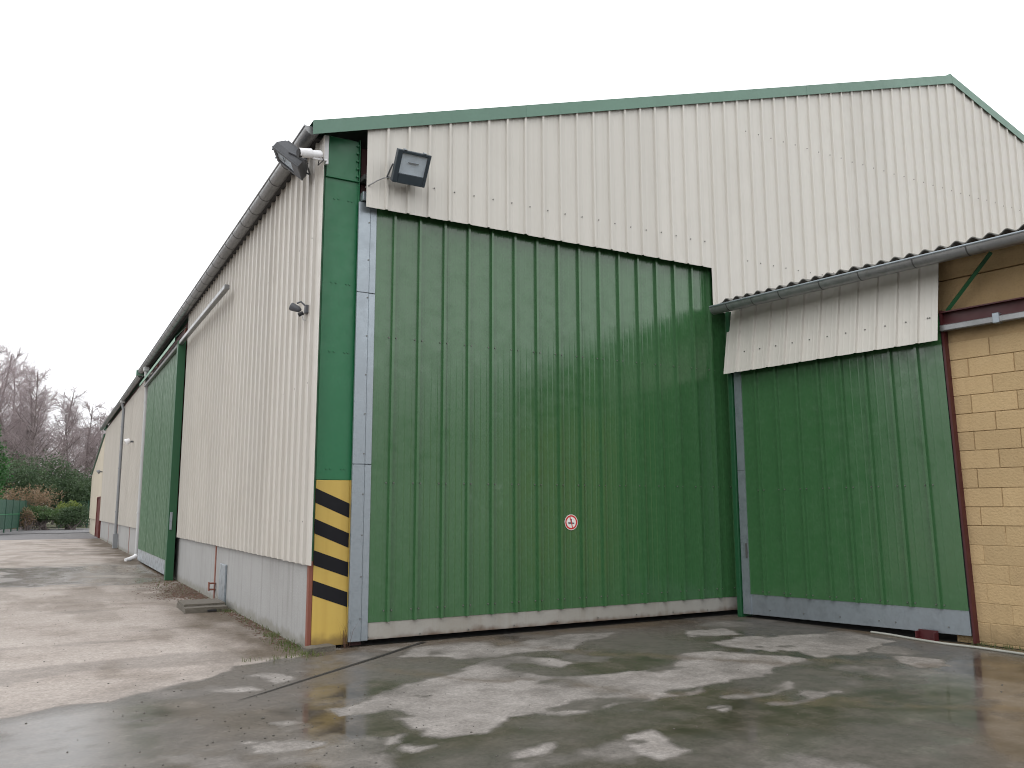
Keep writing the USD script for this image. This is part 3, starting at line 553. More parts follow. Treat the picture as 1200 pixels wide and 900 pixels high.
RL = obj('door_rail', cbox(A, (3.04, 9.0), (0.06, 0.14), (3.495, 3.565), 0.008), 'zinc', X)
for u in (3.62, 4.9, 6.2): obj('rail_bracket', cbox(A, (u, u+.07), (0.05, 0.150), (3.485, 3.60), 0.006), 'galvanised', RL)
obj('jamb_post', hexa([A.p(UL(z)+a+0.005, d, z) for a in (0.0, 0.024) for d in (-0.05, 0.096) for z in (0.02, 3.75)]), 'maroon', X)
obj('brace', tube([A.p(3.10, 0.05, 3.735), A.p(3.66, 0.12, 4.29)], 0.026, 4), 'post_green', X)
obj('corner_post', cbox(A, (0.005, 0.07), (-0.1, 0.135), (0.0, 4.3), 0.004), 'post_green', X)
# annex door, hung a little out of square
ub = lambda z: 3.028+(3.36-z)*0.0215
def warp(u, d, z):
    s = (np.asarray(u)-0.08)/(3.03-0.08)
    uu = 0.08+s*(ub(np.asarray(z))-0.08); zz = np.asarray(z)+0.05*s*(1-np.asarray(z)/3.6)
    return A.p(uu, d, zz)
def wbox(u, d, z):
    g = np.array([(a, b, c) for a in u for b in d for c in z]); return hexa(warp(g[:, 0], g[:, 1], g[:, 2]))
AD = obj('sliding_door', wbox((0.10, 3.03), (0.03, 0.06), (0.07, 3.7)), 'inner_dark', X)
aribs = 0.456; e = 0.20
for k in range(4):
    b = min(3.03, aribs+0.3255*(3*k+2)+0.05)
    obj('door_sheet', profile_sheet(A, rib_profile(e, b+(0.004 if b < 3.0 else 0), aribs, 0.3255, 0.038, 0.022, 0.015, 0.092+0.002*(k % 2), micro=2, mh=0.0004), lambda u: 0.315, lambda u: 3.72, tw=warp), 'door_green', AD); e = b
    if e >= 3.0: break
obj('bottom_strip', wbox((0.19, 3.03), (0.061, 0.0865), (0.045, 0.335)), 'galvanised', AD)
obj('edge_strip', wbox((0.085, 0.205), (0.061, 0.105), (0.045, 2.0)), 'galvanised', AD)
obj('edge_strip', wbox((0.085, 0.205), (0.061, 0.105), (2.004, 3.7)), 'galvanised', AD)
obj('lock_plate', wbox((0.165, 0.195), (0.1055, 0.112), (0.80, 1.0)), 'zinc_dark', AD)
sp = [warp(aribs+.3255*k-s*.045, .0965, z) for k in range(8) for s in (-1, 1) for z in (0.36, 1.72)]+[warp(x, .092, .12) for x in (0.5, 1.0, 1.5, 2.0, 2.2, 2.8)]
obj('screw', screws(sp, A_N, 0.0085), 'screw_metal', AD, kind='stuff')
# hood of cream sheets that covers the door rail, kicked out at the bottom
def hood(u, d, z):
    z = np.asarray(z); return A.p(u, np.asarray(d)+0.07+(4.36-z)*0.18, z)
e = 0.02
for k in range(4):
    b = min(3.06, 0.24+0.2585*(4*k+3)+0.045)
    if e >= 3.05: break
    obj('hood_sheet', profile_sheet(A, rib_profile(e, b+(0.004 if b < 3.0 else 0), 0.24, 0.2585, 0.032, 0.023, 0.013, 0.002*(k % 2), micro=2, mh=0.0018), lambda u: 3.375, lambda u: 4.40, tw=hood), 'cream_sheet', X); e = b
obj('screw', screws([hood(0.24+.2585*k+.12, 0.004, 3.66) for k in range(11)]+[hood(2.97, .004, 3.66)], A_N, .009), 'screw_metal', X, kind='stuff')
# corrugated fibre-cement roof and gutter
def corr(u0, u1, lift):
    n = int((u1-u0)/0.0177)+1; u = np.linspace(u0, u1, n); h = 0.024*np.sin(2*math.pi*u/0.177)
    V = []
    for dz in (0.0, -0.012):
        for dd in (0.38, -4.2): V.append(A.p(u, np.full(n, dd), 4.405+lift+h+dz+(0.38-dd)*0.10))
    V = np.vstack(V); F = []
    for i in range(n-1):
        a, b, c, d = i, i+1, n+i, n+i+1
        F += [[a, b, d], [a, d, c], [2*n+b, 2*n+a, 2*n+c], [2*n+b, 2*n+c, 2*n+d], [2*n+a, 2*n+b, b], [2*n+a, b, a], [c, d, 2*n+d], [c, 2*n+d, 2*n+c]]
    F += [[0, n, 3*n], [0, 3*n, 2*n], [n-1, 3*n-1, 4*n-1], [n-1, 4*n-1, 2*n-1]]
    return fixw(V, np.array(F))
for k in range(9): obj('roof_sheet', corr(0.16+k*1.062-.04, 0.16+(k+1)*1.062, 0.009*(k % 2)), 'fibre_cement', X, smooth=60)
AG = obj('gutter', half_round(A, 0.02, 9.5, 0.40, 4.325, 0.100), 'zinc', X, smooth=40)
obj('front_bead', tube(A.p([0.02, 9.5], [0.499]*2, [4.325]*2), 0.013, 8), 'galvanised', AG)
obj('end_cap', end_cap(A, 0.014, 0.40, 4.325, 0.102), 'zinc', AG)
for u in (0.30, 0.72, 1.15, 1.75, 2.28, 2.95, 3.55, 4.2, 5, 6, 7, 8): obj('joint_band', half_round(A, u, u+0.014, 0.40, 4.326, 0.1035, 0.003), 'zinc_dark', AG)
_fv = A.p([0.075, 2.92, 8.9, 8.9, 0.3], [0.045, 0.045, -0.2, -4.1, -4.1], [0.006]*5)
obj('floor', (_fv, np.array([[0, 1, 2], [0, 2, 3], [0, 3, 4]])), 'gap_shade', X)  # dark sheet painting the shade in the gap under the annex door
obj('back_wall', fbox(A, (0.3, 9.0), (-4.2, -4.1), (0, 4.8)), 'ochre_render', X)

# ------------------------------------------------------------------ fixtures
def floodlight(name, label, loc, yaw, tilt, group=None, mat='fixture_dark'):
    """A square floodlight: face towards local -y after tilt (down) and yaw about z."""
    t = thing(name, label, 'floodlight', loc, group)
    Rt = trimesh.transformations.rotation_matrix(tilt, [1, 0, 0]); Ry = trimesh.transformations.rotation_matrix(yaw, [0, 0, 1])
    T = trimesh.transformations.translation_matrix(loc)@Ry@Rt; TB = trimesh.transformations.translation_matrix(loc)@Ry
    L0 = Fr((0, 0, 0), (1, 0, 0), (0, -1, 0))
    def put(nm, mesh, mat, par=t, M=T, **k):
        mesh = mesh.copy(); mesh.apply_transform(M); return obj(nm, mesh, mat, par, **k)
    w, h = 0.20, 0.185
    hb = trimesh.convex.convex_hull(np.array([(sx*a, y, sz*b) for sx in (-1, 1) for sz in (-1, 1) for a, b, y in ((w, h, -0.05), (w, h, 0.01), (w*.78, h*.75, 0.10))]))
    H = put('housing', hb, mat)
    for s in np.linspace(-.13, .13, 6): put('cooling_fin', cbox(L0, (s-.004, s+.004), (-.125, -.06), (-.13, .13), .002), mat, H)
    x0, x1, z0, z1 = -0.145, 0.165, -0.075, 0.155
    bars = [cbox(L0, (-.205, x0), (.05, .075), (-.19, .19), .006), cbox(L0, (x1, .205), (.05, .075), (-.19, .19), .006),
            cbox(L0, (x0, x1), (.05, .074), (-.19, z0), .006), cbox(L0, (x0, x1), (.05, .074), (z1, .19), .006)]
    put('front_frame', cat(bars), mat)
    c = .02
    rv = np.array([(x0, -.055, z0), (x1, -.055, z0), (x1, -.055, z1), (x0, -.055, z1), (x0+.05, -.051, z0+.05), (x1-.05, -.051, z0+.05), (x1-.05, -.051, z1-.05), (x0+.05, -.051, z1-.05)])
    rf = [[4, 5, 6], [4, 6, 7]]+[q for i in range(4) for q in ([i, (i+1) % 4, 4+(i+1) % 4], [i, 4+(i+1) % 4, 4+i])]
    put('reflector', trimesh.Trimesh(rv, rf, process=False), 'reflector')
    put('lamp_tube', tube([(x0+.09, -.061, .06), (x1-.09, -.061, .06)], 0.006, 8), 'cable_grey')
    put('glass', cbox(L0, (x0, x1), (.066, .070), (z0, z1), .001), 'lamp_glass')
    for s in (-.12, .12): put('clip', cbox(L0, (s-.015, s+.015), (.02, .08), (.19, .203), .003), 'galvanised')
    put('bracket', cat([tube([(-.212, 0, 0), (-.212, .07, -.03), (-.212, .19, -.09)], .010, 6), tube([(.212, 0, 0), (.212, .07, -.03), (.212, .19, -.09)], .010, 6), tube([(-.212, .19, -.09), (.212, .19, -.09)], .010, 6)]), 'fixture_grey', t, TB)
    return t
floodlight('floodlight', 'dark square floodlight tilted down on the cream gable', (0.91, -0.43, 5.43), 0.0, math.radians(33))
tag(obj('cable', tube([(0.47, -0.15, 5.20), (0.50, -0.235, 5.21), (0.58, -0.245, 5.27), (0.66, -0.245, 5.32), (0.73, -0.25, 5.335), (0.77, -0.26, 5.31), (0.80, -0.36, 5.33)], 0.007, 6), 'cable_grey', smooth=True), 'thin grey cable looping to the floodlight on the gable', 'cable')
floodlight('floodlight', 'dark grey floodlight on the eaves beside the white camera', (-0.31, 0.22, 5.52), math.radians(-112), math.radians(52), mat='fixture_grey')

SC = thing('security_camera', 'white bullet camera on a bracket at the shed corner', 'camera', (0.02, -0.05, 5.45))
cd = np.array([-0.93, -0.10, -0.20]); cd /= np.linalg.norm(cd); c0 = np.array([-0.06, -0.16, 5.49])
obj('body', tube([c0, c0+cd*.02, c0+cd*.24, c0+cd*.26], [.03, .045, .045, .04], 14), 'camera_white', SC, smooth=40)
obj('sunshield', tube([c0+cd*.13+[0, 0, .010], c0+cd*.275+[0, 0, .010]], .053, 14, cap=False), 'camera_white', SC, smooth=40)
obj('lens', tube([c0+cd*.25, c0+cd*.288], .044, 14), 'rubber_black', SC, smooth=40)
obj('arm', tube([(0.0, -.05, 5.44), (0.0, -.14, 5.44), c0+cd*.1+[0, 0, -.05], c0+cd*.12], .014, 8), 'camera_white', SC)
obj('junction_box', cbox(G, (-.012, .046), (.027, .075), (5.425, 5.775), .006), 'camera_white', SC)
obj('cable', tube([c0+cd*.02, c0+[.02, -.02, -.07], c0+[-.04, 0, -.14], c0+[-.02, .04, -.06]], .006, 6), 'rubber_black', SC, smooth=True)

SL = thing('sensor_lamp', 'small grey spotlight on the cream side wall near the corner', 'lamp', (-0.05, 0.3, 3.78))
def shr(m, c=np.array([-.05, .34, 3.79]), k=.66):
    m = m.copy(); m.vertices = (np.array(m.vertices)-c)*k+c; return m
obj('head', shr(tube([(-.12, .42, 3.80), (-.14, .44, 3.79), (-.25, .50, 3.84), (-.27, .51, 3.85)], [.03, .055, .075, .07], 12)), 'fixture_grey', SL, smooth=40)
obj('glass', shr(tube([(-.272, .511, 3.851), (-.276, .513, 3.853)], .062, 12)), 'pipe_white', SL)
obj('wall_plate', shr(cbox(S, (.22, .32), (.02, .085), (3.70, 3.84), .006)), 'fixture_grey', SL)
obj('arm', shr(tube([(-.08, .27, 3.83), (-.15, .30, 3.90), (-.20, .36, 3.88)], .016, 8)), 'fixture_grey', SL)
obj('sensor', shr(tube([(-.09, .36, 3.72), (-.16, .40, 3.68)], .035, 10)), 'rubber_black', SL)
obj('cable', shr(tube([(-.11, .36, 3.68), (-.10, .30, 3.58), (-.08, .22, 3.56)], .008, 6)), 'cable_grey', SL)
for y, z, lab in ((21.9, 3.74, 'small white wall lamp between the two downpipes'), (38.75, 3.36, 'small grey lamp above the red door')):
    t = thing('wall_lamp', lab, 'lamp', (-.07, y, z))
    obj('bracket', cbox(S, (y-.04, y+.04), (.06, .16), (z-.03, z+.03), .008), 'fixture_grey', t)
    obj('shade', tube([S.p(y-.05, .18, z+.06), S.p(y-.05, .25, z), S.p(y-.05, .30, z-.04)], [.05, .10, .11], 12), 'camera_white' if y < 30 else 'pipe_grey', t, smooth=40)

# round prohibition sticker on the big door
SG = thing('prohibition_sign', 'small round white and red prohibition sign on the big door', 'sign', (3.31, -0.08, 1.31))
def disc(r, d0, d1, mat, name, rin=0.0, n=36):
    an = np.linspace(0, 2*math.pi, n, endpoint=False); ring = np.c_[np.cos(an), np.sin(an)]
    pg = Polygon(ring*r, [ring*rin] if rin else None)
    m = trimesh.creation.extrude_polygon(pg, d1-d0, engine='earcut'); v = np.array(m.vertices)
    m = fixw(G.p(3.31+v[:, 0], d0+v[:, 2], 1.31+v[:, 1]), np.array(m.faces)); obj(name, m, mat, SG)
disc(0.098, 0.0825, 0.0850, 'sign_white', 'plate'); disc(0.090, 0.0851, 0.0858, 'sign_red', 'ring', 0.070)
def flat(poly, d0, d1, mat, name):
    m = trimesh.creation.extrude_polygon(Polygon(poly), d1-d0, engine='earcut'); v = np.array(m.vertices)
    obj(name, fixw(G.p(3.31+v[:, 0], d0+v[:, 2], 1.31+v[:, 1]), np.array(m.faces)), mat, SG)
flat([(-.045, -.022), (.045, -.022), (.045, -.006), (.012, .0), (.012, .042), (-.004, .042), (-.010, .002), (-.045, .004)], .0851, .0856, 'sign_grey', 'pictogram')
flat([(-.026, .066), (-.014, .070), (.026, -.066), (.014, -.070)], .0859, .0864, 'sign_red', 'bar')

# small things on the ground
def rough_block(fr, u, d, z, seed, amp=0.008):
    m = trimesh.creation.box((u[1]-u[0], d[1]-d[0], z[1]-z[0]))
    for _ in range(4): m = m.subdivide()
    v = np.array(m.vertices)+[(u[0]+u[1])/2, (d[0]+d[1])/2, (z[0]+z[1])/2]
    v += (np.stack([meshkit.fbm(v*14, 3, seed+k) for k in range(3)], 1)-.5)*amp*2
    return fixw(fr.p(v[:, 0], v[:, 1], v[:, 2]), np.array(m.faces))
CS = thing('concrete_slab', 'weathered concrete drain slab on the ground below the plinth', 'slab', (-.4, 4.4, 0))
obj('slab', cat([rough_block(S, (3.95, 4.85), (.10, .68), (-.01, .075), 31), rough_block(S, (4.18, 4.85), (.09, .67), (.076, .105), 35)]), 'slab_concrete', CS, smooth=30)
obj('hole', cbox(S, (3.93, 3.945), (.25, .38), (.015, .04), .002), 'rubber_black', CS)
tag(obj('stone_block', rough_block(Fr((-.05, -.02, 0), (.98, .18, 0), (.18, -.98, 0)), (-.05, .27), (.05, .22), (-.01, .055), 77), 'slab_concrete', smooth=30), 'small pale stone at the foot of the yellow column', 'stone')
FG = thing('floor_guide', 'small red steel door guide under the green annex door', 'door guide', (6.2, -2.8, 0))
obj('bracket', cat([fbox(A, (2.54, 2.76), (0.125, 0.140), (0.0, .115)), fbox(A, (2.54, 2.76), (.141, .24), (0, .02)), fbox(A, (2.54, 2.555), (.141, .22), (.021, .10)), fbox(A, (2.745, 2.76), (.141, .22), (.021, .10))]), 'maroon', FG)
tag(obj('hose', tube([A.p(1.95, .12, .012), A.p(2.2, .14, .012), A.p(2.5, .23, .012), A.p(2.9, .30, .012), A.p(3.25, .29, .014), A.p(3.7, .33, .012), A.p(4.3, .36, .012), A.p(5.5, .34, .012)], 0.013, 8), 'hose_pale', smooth=True), 'thin pale hose lying along the foot of the block wall', 'hose')

def blades(pts, h, w, mat, name, label, catg, seed):
    rg = np.random.default_rng(seed); V, F = [], []
    for p in pts:
        a = rg.uniform(0, 2*math.pi); hh = h*rg.uniform(.4, 1.2); ln = rg.uniform(.1, .7)*hh; b = rg.uniform(0, 2*math.pi)
        s = np.array([math.cos(a), math.sin(a), 0])*w*rg.uniform(.6, 1.4); l = np.array([math.cos(b), math.sin(b), 0])*ln
        n = len(V); V += [p-s, p+s, p+l*.4+s*.7+[0, 0, hh*.6], p+l*.4-s*.7+[0, 0, hh*.6], p+l+[0, 0, hh]]
        F += [[n, n+1, n+2], [n, n+2, n+3], [n+3, n+2, n+4]]
    tag(obj(name, (np.array(V), np.array(F)), mat), label, catg, kind='stuff')
P = []
for _ in range(230):
    y = -0.35+5.2*rng.random()**1.5; P.append(S.p(y, 0.02+0.16*rng.random()**2*(1.0+.8*(y < 1)), 0))
for c in (-.25, 0.1, .5, 1.2, 3.85):
    for _ in range(70): P.append(S.p(c+rng.normal(0, .1), abs(rng.normal(.09, .06)), 0))
for _ in range(60): P.append(np.array([-0.75+.85*rng.random(), -.5+rng.normal(0, .03), 0])+np.array([0, .12, 0]))
for _ in range(150): P.append(S.p(8.5+3*rng.normal(0, .5), abs(rng.normal(.3, .25)), 0))
blades(P, .055, .0035, 'grass_blade', 'weeds', 'sparse weeds along the foot of the concrete plinth', 'weeds', 1)
P = [A.p(3.1+2.5*rng.random(), .02+.16*rng.random()**2, 0) for _ in range(420)]
blades(P, .05, .0035, 'grass_blade', 'weeds', 'sparse weeds along the foot of the block wall', 'weeds', 2)
P = [np.array([.40+rng.normal(0, .03), -.07+rng.normal(0, .02), 0]) for _ in range(18)]
blades(P, .34, .003, 'litter', 'dead_stalks', 'dry brown stalks at the foot of the yellow column', 'weeds', 3)
def flakes(pts, s, mat, name, label, catg, seed, flat=.3):
    rg = np.random.default_rng(seed); out_v, out_f = [], []
    base = trimesh.creation.icosphere(subdivisions=0); bv, bf = np.array(base.vertices), np.array(base.faces)
    for p in pts:
        q = s*rg.uniform(.35, 1.5); v = bv*np.array([q*rg.uniform(.6, 1.4), q*rg.uniform(.6, 1.4), q*flat])
        a = rg.uniform(0, 6.28); c, sn = math.cos(a), math.sin(a); v = v@np.array([[c, sn, 0], [-sn, c, 0], [0, 0, 1]]).T
        out_f.append(bf+len(out_v)*12); out_v.append(v+p+[0, 0, q*flat*.6])
    tag(obj(name, (np.vstack(out_v), np.vstack(out_f)), mat), label, catg, kind='stuff')
P = [S.p(5.6+rng.gamma(2.0, 1.1), .03+abs(rng.normal(0, .33)), 0) for _ in range(1500)]+[S.p(.2+4*rng.random(), .02+abs(rng.normal(0, .1)), 0) for _ in range(420)]
flakes(P, .012, 'litter', 'leaf_litter', 'reddish brown leaf litter and crumbs along the plinth', 'leaf litter', 4)
P = [np.array([rng.normal(-1.2, .9), rng.normal(-2.7, .9), 0]) for _ in range(200)]+[np.array([rng.uniform(-1, 6), rng.uniform(-5, -.3), 0]) for _ in range(150)]+[np.array([rng.uniform(-4.5, -.2), rng.uniform(-1, 9), 0]) for _ in range(260)]
flakes(P, .0055, 'pebble', 'pebbles', 'scattered dark pebbles and crumbs on the yard', 'pebbles', 6, .55)

# ------------------------------------------------------------------ background
def at_px(px, dist, z=0.0):
    """A place on the ground seen in that direction at that distance ahead."""
    d = fwd*978+rgt*(px-600); d = d/np.linalg.norm(d[:2]); p = CAM+d*dist; p[2] = z; return p
FN = thing('mesh_fence', 'solid green screened fence on the left of the yard', 'fence', (-4.2, 57, 0))
fa, fb = np.array([-3.45, 63.0]), np.array([-5.6, 45.0]); fd = (fb-fa)/np.linalg.norm(fb-fa); FL = Fr((*fa, 0), (*fd, 0), (fd[1], -fd[0], 0)); fl = np.linalg.norm(fb-fa)
n = 7
for k in range(n):
    a, b = fl*k/n, fl*(k+1)/n
    obj('screen_panel', cbox(FL, (a+.05, b-.05), (-.015, .015), (0.22, 1.12), .004), 'fence_green', FN); obj('screen_panel', cbox(FL, (a+.05, b-.05), (-.012, .012), (1.16, 2.05), .004), 'fence_green', FN)
    obj('rail', cbox(FL, (a, b), (-.03, .03), (1.115, 1.165), .004), 'column_green', FN)
for k in range(n+1): obj('post', cbox(FL, (fl*k/n-.04, fl*k/n+.04), (-.04, .04), (0, 2.12), .006), 'fence_green', FN)
F2 = thing('mesh_fence', 'open green wire fence behind the asphalt', 'fence', (-1.2, 63.3, 0))
FW = Fr((-3.4, 63.5, 0), (1, 0, 0), (0, -1, 0))
for k in range(4):
    obj('post', cbox(FW, (k*1.9-.03, k*1.9+.03), (-.03, .03), (0, 2.1), .005), 'fence_green', F2)
for k in range(3):
    w = [fbox(FW, (k*1.9+.04, k*1.9+1.86), (-.006, .006), (z, z+.014)) for z in np.linspace(.05, 2.0, 9)]+[fbox(FW, (k*1.9+x, k*1.9+x+.010), (.007, .017), (.05, 2.02)) for x in np.arange(.05, 1.86, .09)]
    obj('wire_panel', cat(w), 'fence_green', F2)

def segs(S_, n):
    """Joined tapering prisms for many segments (p0, p1, r0, r1)."""
    p0 = np.array([s[0] for s in S_]); p1 = np.array([s[1] for s in S_]); r0 = np.array([s[2] for s in S_]); r1 = np.array([s[3] for s in S_])
    t = p1-p0; t /= np.linalg.norm(t, axis=1, keepdims=True)+1e-9
    ref = np.where(np.abs(t[:, 2:]) < .9, [[0, 0, 1.0]], [[1.0, 0, 0]]); a = np.cross(t, ref); a /= np.linalg.norm(a, axis=1, keepdims=True); b = np.cross(t, a)
    V = []
    for p, r in ((p0, r0), (p1, r1)):
        for k in range(n):
            w = 2*math.pi*k/n; V.append(p+(a*math.cos(w)+b*math.sin(w))*r[:, None])
    m = len(S_); V = np.stack(V, 1).reshape(-1, 3); base = np.arange(m)[:, None]*2*n; F = []
    for k in range(n):
        j = (k+1) % n; F += [base+[k, n+j, j], base+[k, n+k, n+j]]
    return V, np.vstack(F)
def bare_tree(H, seed, droop=0.0, limbs=34):
    rg = np.random.default_rng(seed); trunk, tw = [], []
    def grow(p, d, L, r, nseg, wig, lift):
        pts = [p]; dirs = [d]
        for _ in range(nseg):
            d = d+rg.normal(0, wig, 3)+[0, 0, lift]; d = d/np.linalg.norm(d); p = p+d*L/nseg; pts.append(p); dirs.append(d)
        return np.array(pts), np.array(dirs), np.linspace(r, r*.25, nseg+1)
    def put(out, P, R):
        for i in range(len(P)-1): out.append((P[i], P[i+1], R[i], R[i+1]))
    for st in range(rg.integers(1, 3)):
        P, D_, R = grow(np.array([st*.4, st*.3, -.1]), np.array([rg.normal(0, .06)*(1+st), rg.normal(0, .06)*(1+st), 1.0]), H*(1-.12*st), H*.011, 10, .045, .05)
        put(trunk, P, R)
        for k in range(limbs):
            f = .16+.82*(k+rg.random())/limbs; i = min(9, int(f*10)); q = P[i]+(P[i+1]-P[i])*(f*10-i)
            az = rg.uniform(0, 6.28); el = rg.uniform(.5, 1.05); d = np.array([math.cos(az)*math.cos(el), math.sin(az)*math.cos(el), math.sin(el)])
            L = H*(.36*(1-f)+.07)*rg.uniform(.7, 1.2); P2, D2, R2 = grow(q, d, L, max(.02, H*.0045*(1-f)+.014), 6, .10, .05); put(trunk, P2, R2)
            for j in range(8):
                g = .2+.8*(j+rg.random())/8; i2 = min(5, int(g*6)); q2 = P2[i2]+(P2[i2+1]-P2[i2])*(g*6-i2)
                d3 = D2[i2]+rg.normal(0, .55, 3); d3 /= np.linalg.norm(d3); L3 = L*.42*(1.15-g*.6)*rg.uniform(.6, 1.2)
                P3, D3, R3 = grow(q2, d3, L3, .013, 3, .14, .04-droop); put(tw, P3, R3)
                for _ in range(6):
                    g3 = rg.random(); i3 = min(2, int(g3*3)); q3 = P3[i3]+(P3[i3+1]-P3[i3])*(g3*3-i3)
                    d4 = D3[i3]+rg.normal(0, .5, 3)+[0, 0, -droop*2]; d4 /= np.linalg.norm(d4)
                    P4, _, R4 = grow(q3, d4, rg.uniform(.35, .95), .0075, 2, .12, -droop); R4 = np.maximum(R4, .004); put(tw, P4, R4)
    return segs(trunk, 5), segs(tw, 3)
TREES = [  # px direction, distance, height, label
 (-14, 88, 17.0, 'tallest bare tree, at the left edge of the photo'), (8, 84, 15.6, 'bare tree with a wide pale crown above the bright evergreen'), (28, 90, 16.4, 'bare tree with a tall crown above the dark shrubs'),
 (44, 82, 14.0, 'bare tree second clump from the left, reddish twigs'), (60, 86, 14.4, 'bare reddish tree over the orange bush'), (74, 92, 13.8, 'bare tree in the middle of the row, dense twigs'),
 (88, 90, 11.8, 'low bare tree in the dip of the skyline'), (103, 94, 13.0, 'slim bare tree beside the far end of the warehouse'), (118, 98, 12.5, 'bare tree half hidden by the gutter end of the warehouse'), (36, 108, 16.0, 'distant bare tree showing through the nearer crowns'), (68, 110, 15.0, 'distant bare tree behind the reddish crowns'), (132, 104, 12.5, 'bare tree almost hidden behind the warehouse roof')]
variants = [bare_tree(10.0, 100+k, .05 if k % 2 else .0) for k in range(4)]
protos = []
for k, (px_, dist, H, lab) in enumerate(TREES):
    p = at_px(px_, dist)
    x = UsdGeom.Xform.Define(stage, numbered('/World', 'bare_tree'))
    x.AddTranslateOp().Set(Gf.Vec3d(*map(float, p))); x.AddRotateZOp().Set(float(37*k)); s = H/10.6; x.AddScaleOp().Set(Gf.Vec3f(s*1.0, s*1.0, s))
    if k < 4:
        (tv, tf), (wv, wf) = variants[k]
        obj('trunk', (tv, tf), 'bark', x); obj('crown', (wv, wf), 'twigs', x); protos.append(x.GetPath())
    else:
        x.GetPrim().GetReferences().AddInternalReference(protos[k % 4]); x.GetPrim().SetInstanceable(True)
    tag(x, lab, 'tree', 'bare trees behind the yard')

def bush(name, label, px_, dist, width, height, z0, mat, seed, n=7000, leaf=.10, depth=None, catg='bush', sparse=1.0):
    rg = np.random.default_rng(seed); p = at_px(px_, dist); depth = depth or width*.55
    t = thing(name, label, catg, p)
    lumps = [(np.array([rg.uniform(-.36, .36)*width, rg.uniform(-.3, .3)*depth, rg.uniform(.28, .74)*height]), rg.uniform(.16, .30)) for _ in range(22)]
    C = []
    for c, r in lumps:
        k = n//len(lumps); d = rg.normal(0, 1, (k, 3)); d /= np.linalg.norm(d, axis=1, keepdims=True); rad = rg.random(k)[:, None]**.35
        C.append(c+d*rad*np.array([width, depth, height])*r)
    C = np.vstack(C); C = C[C[:, 2] > .05]; m = len(C)
    a = rg.normal(0, 1, (m, 3)); a /= np.linalg.norm(a, axis=1, keepdims=True); b = np.cross(a, rg.normal(0, 1, (m, 3))); b /= np.linalg.norm(b, axis=1, keepdims=True)
    s = leaf*rg.uniform(.6, 1.4, m)[:, None]
    V = np.stack([C-a*s, C+b*s*.45, C+a*s, C-b*s*.45], 1).reshape(-1, 3)+p+[0, 0, z0]; q = np.arange(m)[:, None]*4
    obj('foliage', (V, np.vstack([q+[0, 1, 2], q+[0, 2, 3]])), mat, t)
    st = []
    for c, r in lumps[:14]:
        b0 = np.array([rg.normal(0, .15)*width*.4, rg.normal(0, .1)*depth, 0]); mid = (b0+c)/2+rg.normal(0, .1, 3)
        st += [(b0, mid, .05, .035), (mid, c, .035, .012)]
    sv, sf = segs(st, 5); obj('stems', (sv+p, sf), 'bark', t)
bush('evergreen_shrub', 'broad dark evergreen shrub behind the left fence', 14, 75, 6.6, 5.9, 0, 'leaf_dark', 11, 9000)
bush('evergreen_shrub', 'large dark rounded evergreen shrub in the middle of the hedge', 50, 77, 7.0, 6.4, 0, 'leaf_dark', 12, 10000)
bush('evergreen_shrub', 'dark evergreen shrub next to the far end of the warehouse', 88, 77, 5.8, 4.5, 0, 'leaf_dark', 13, 8000)
bush('evergreen_shrub', 'deep green shrub filling the gap beside the warehouse', 108, 79, 4.4, 4.9, 0, 'leaf_dark', 14, 6000)
bush('evergreen_tree', 'bright green evergreen at the left edge of the photo', -8, 64, 3.0, 8.4, 0, 'leaf_bright', 15, 7000, catg='tree')
bush('orange_bush', 'orange brown winter bush in front of the dark shrubs', 42, 71, 4.4, 2.5, 0.9, 'leaf_orange', 16, 2600, leaf=.07)
bush('lime_bush', 'small yellow green bush near the end of the warehouse', 93, 69.5, 1.9, 2.5, 0, 'leaf_lime', 17, 2600, leaf=.08)
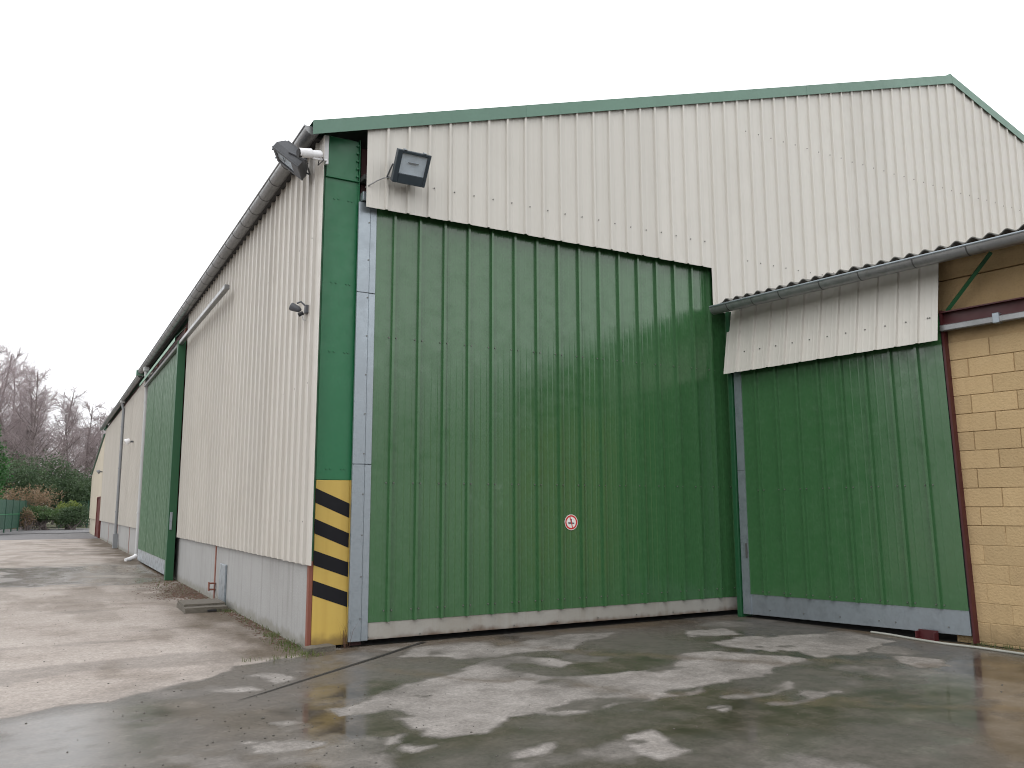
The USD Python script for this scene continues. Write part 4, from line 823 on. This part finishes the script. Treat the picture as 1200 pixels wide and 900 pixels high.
bush('round_bush', 'clipped round green bush just left of the warehouse', 97, 68, 2.1, 1.95, 0, 'leaf_dark', 18, 4200, leaf=.07)
bush('low_shrub', 'low green shrub behind the wire fence', 66, 68.5, 3.8, 1.9, 0, 'leaf_mid', 19, 5000, leaf=.07)
bush('low_shrub', 'thin straw coloured shrub at the end of the screened fence', 44, 67.5, 1.3, 1.8, 0, 'leaf_orange', 20, 700, leaf=.06)
FW_ = UsdGeom.PointInstancer.Define(stage, '/World/far_wood')
for k in range(4):
    tv, tf = variants[k][1]
    usdkit.mesh(stage, f'/World/far_wood/bare_crown_{k:03d}', (tv*1.2, tf), MATS['twigs'])
FW_.CreatePrototypesRel().SetTargets([Sdf.Path(f'/World/far_wood/bare_crown_{k:03d}') for k in range(4)])
rw = np.random.default_rng(77)
wp = [at_px(-60+k*17, 128+(k*13) % 9) for k in range(12)]; ws = [0.95+.3*((k*7) % 5)/5 for k in range(12)]
a0 = math.atan2(*(at_px(-80, 100)-CAM)[:2]); a1 = math.atan2(*(at_px(160, 100)-CAM)[:2])      # the stretch planted above
for row, (rad, n_) in enumerate(((74, 100), (84, 100), (95, 104))):
    for k in range(n_):
        a = 2*math.pi*(k+rw.uniform(-.3, .3))/n_; r = rad+rw.uniform(-4, 4); az = math.atan2(math.sin(a), math.cos(a))
        if a0 < az < a1: continue
        q = np.array([math.sin(az)*r, math.cos(az)*r, 0.0])
        if -1 < q[0] < 30 and 0 < q[1] < 60: continue
        wp.append(q); ws.append(rw.uniform(.95, 1.35))
FW_.CreateProtoIndicesAttr([int(x) for x in rw.integers(0, 4, len(wp))])
FW_.CreatePositionsAttr([Gf.Vec3f(*map(float, p)) for p in wp])
FW_.CreateScalesAttr([Gf.Vec3f(float(x)*1.15, float(x)*1.15, float(x)) for x in ws])
FW_.CreateOrientationsAttr([Gf.Quath(float(math.cos(t)), 0, 0, float(math.sin(t))) for t in rw.uniform(0, 3.14, len(wp))])
tag(FW_, 'hazy mass of bare twigs far behind the trees and all around the yard', 'wood', kind='stuff')
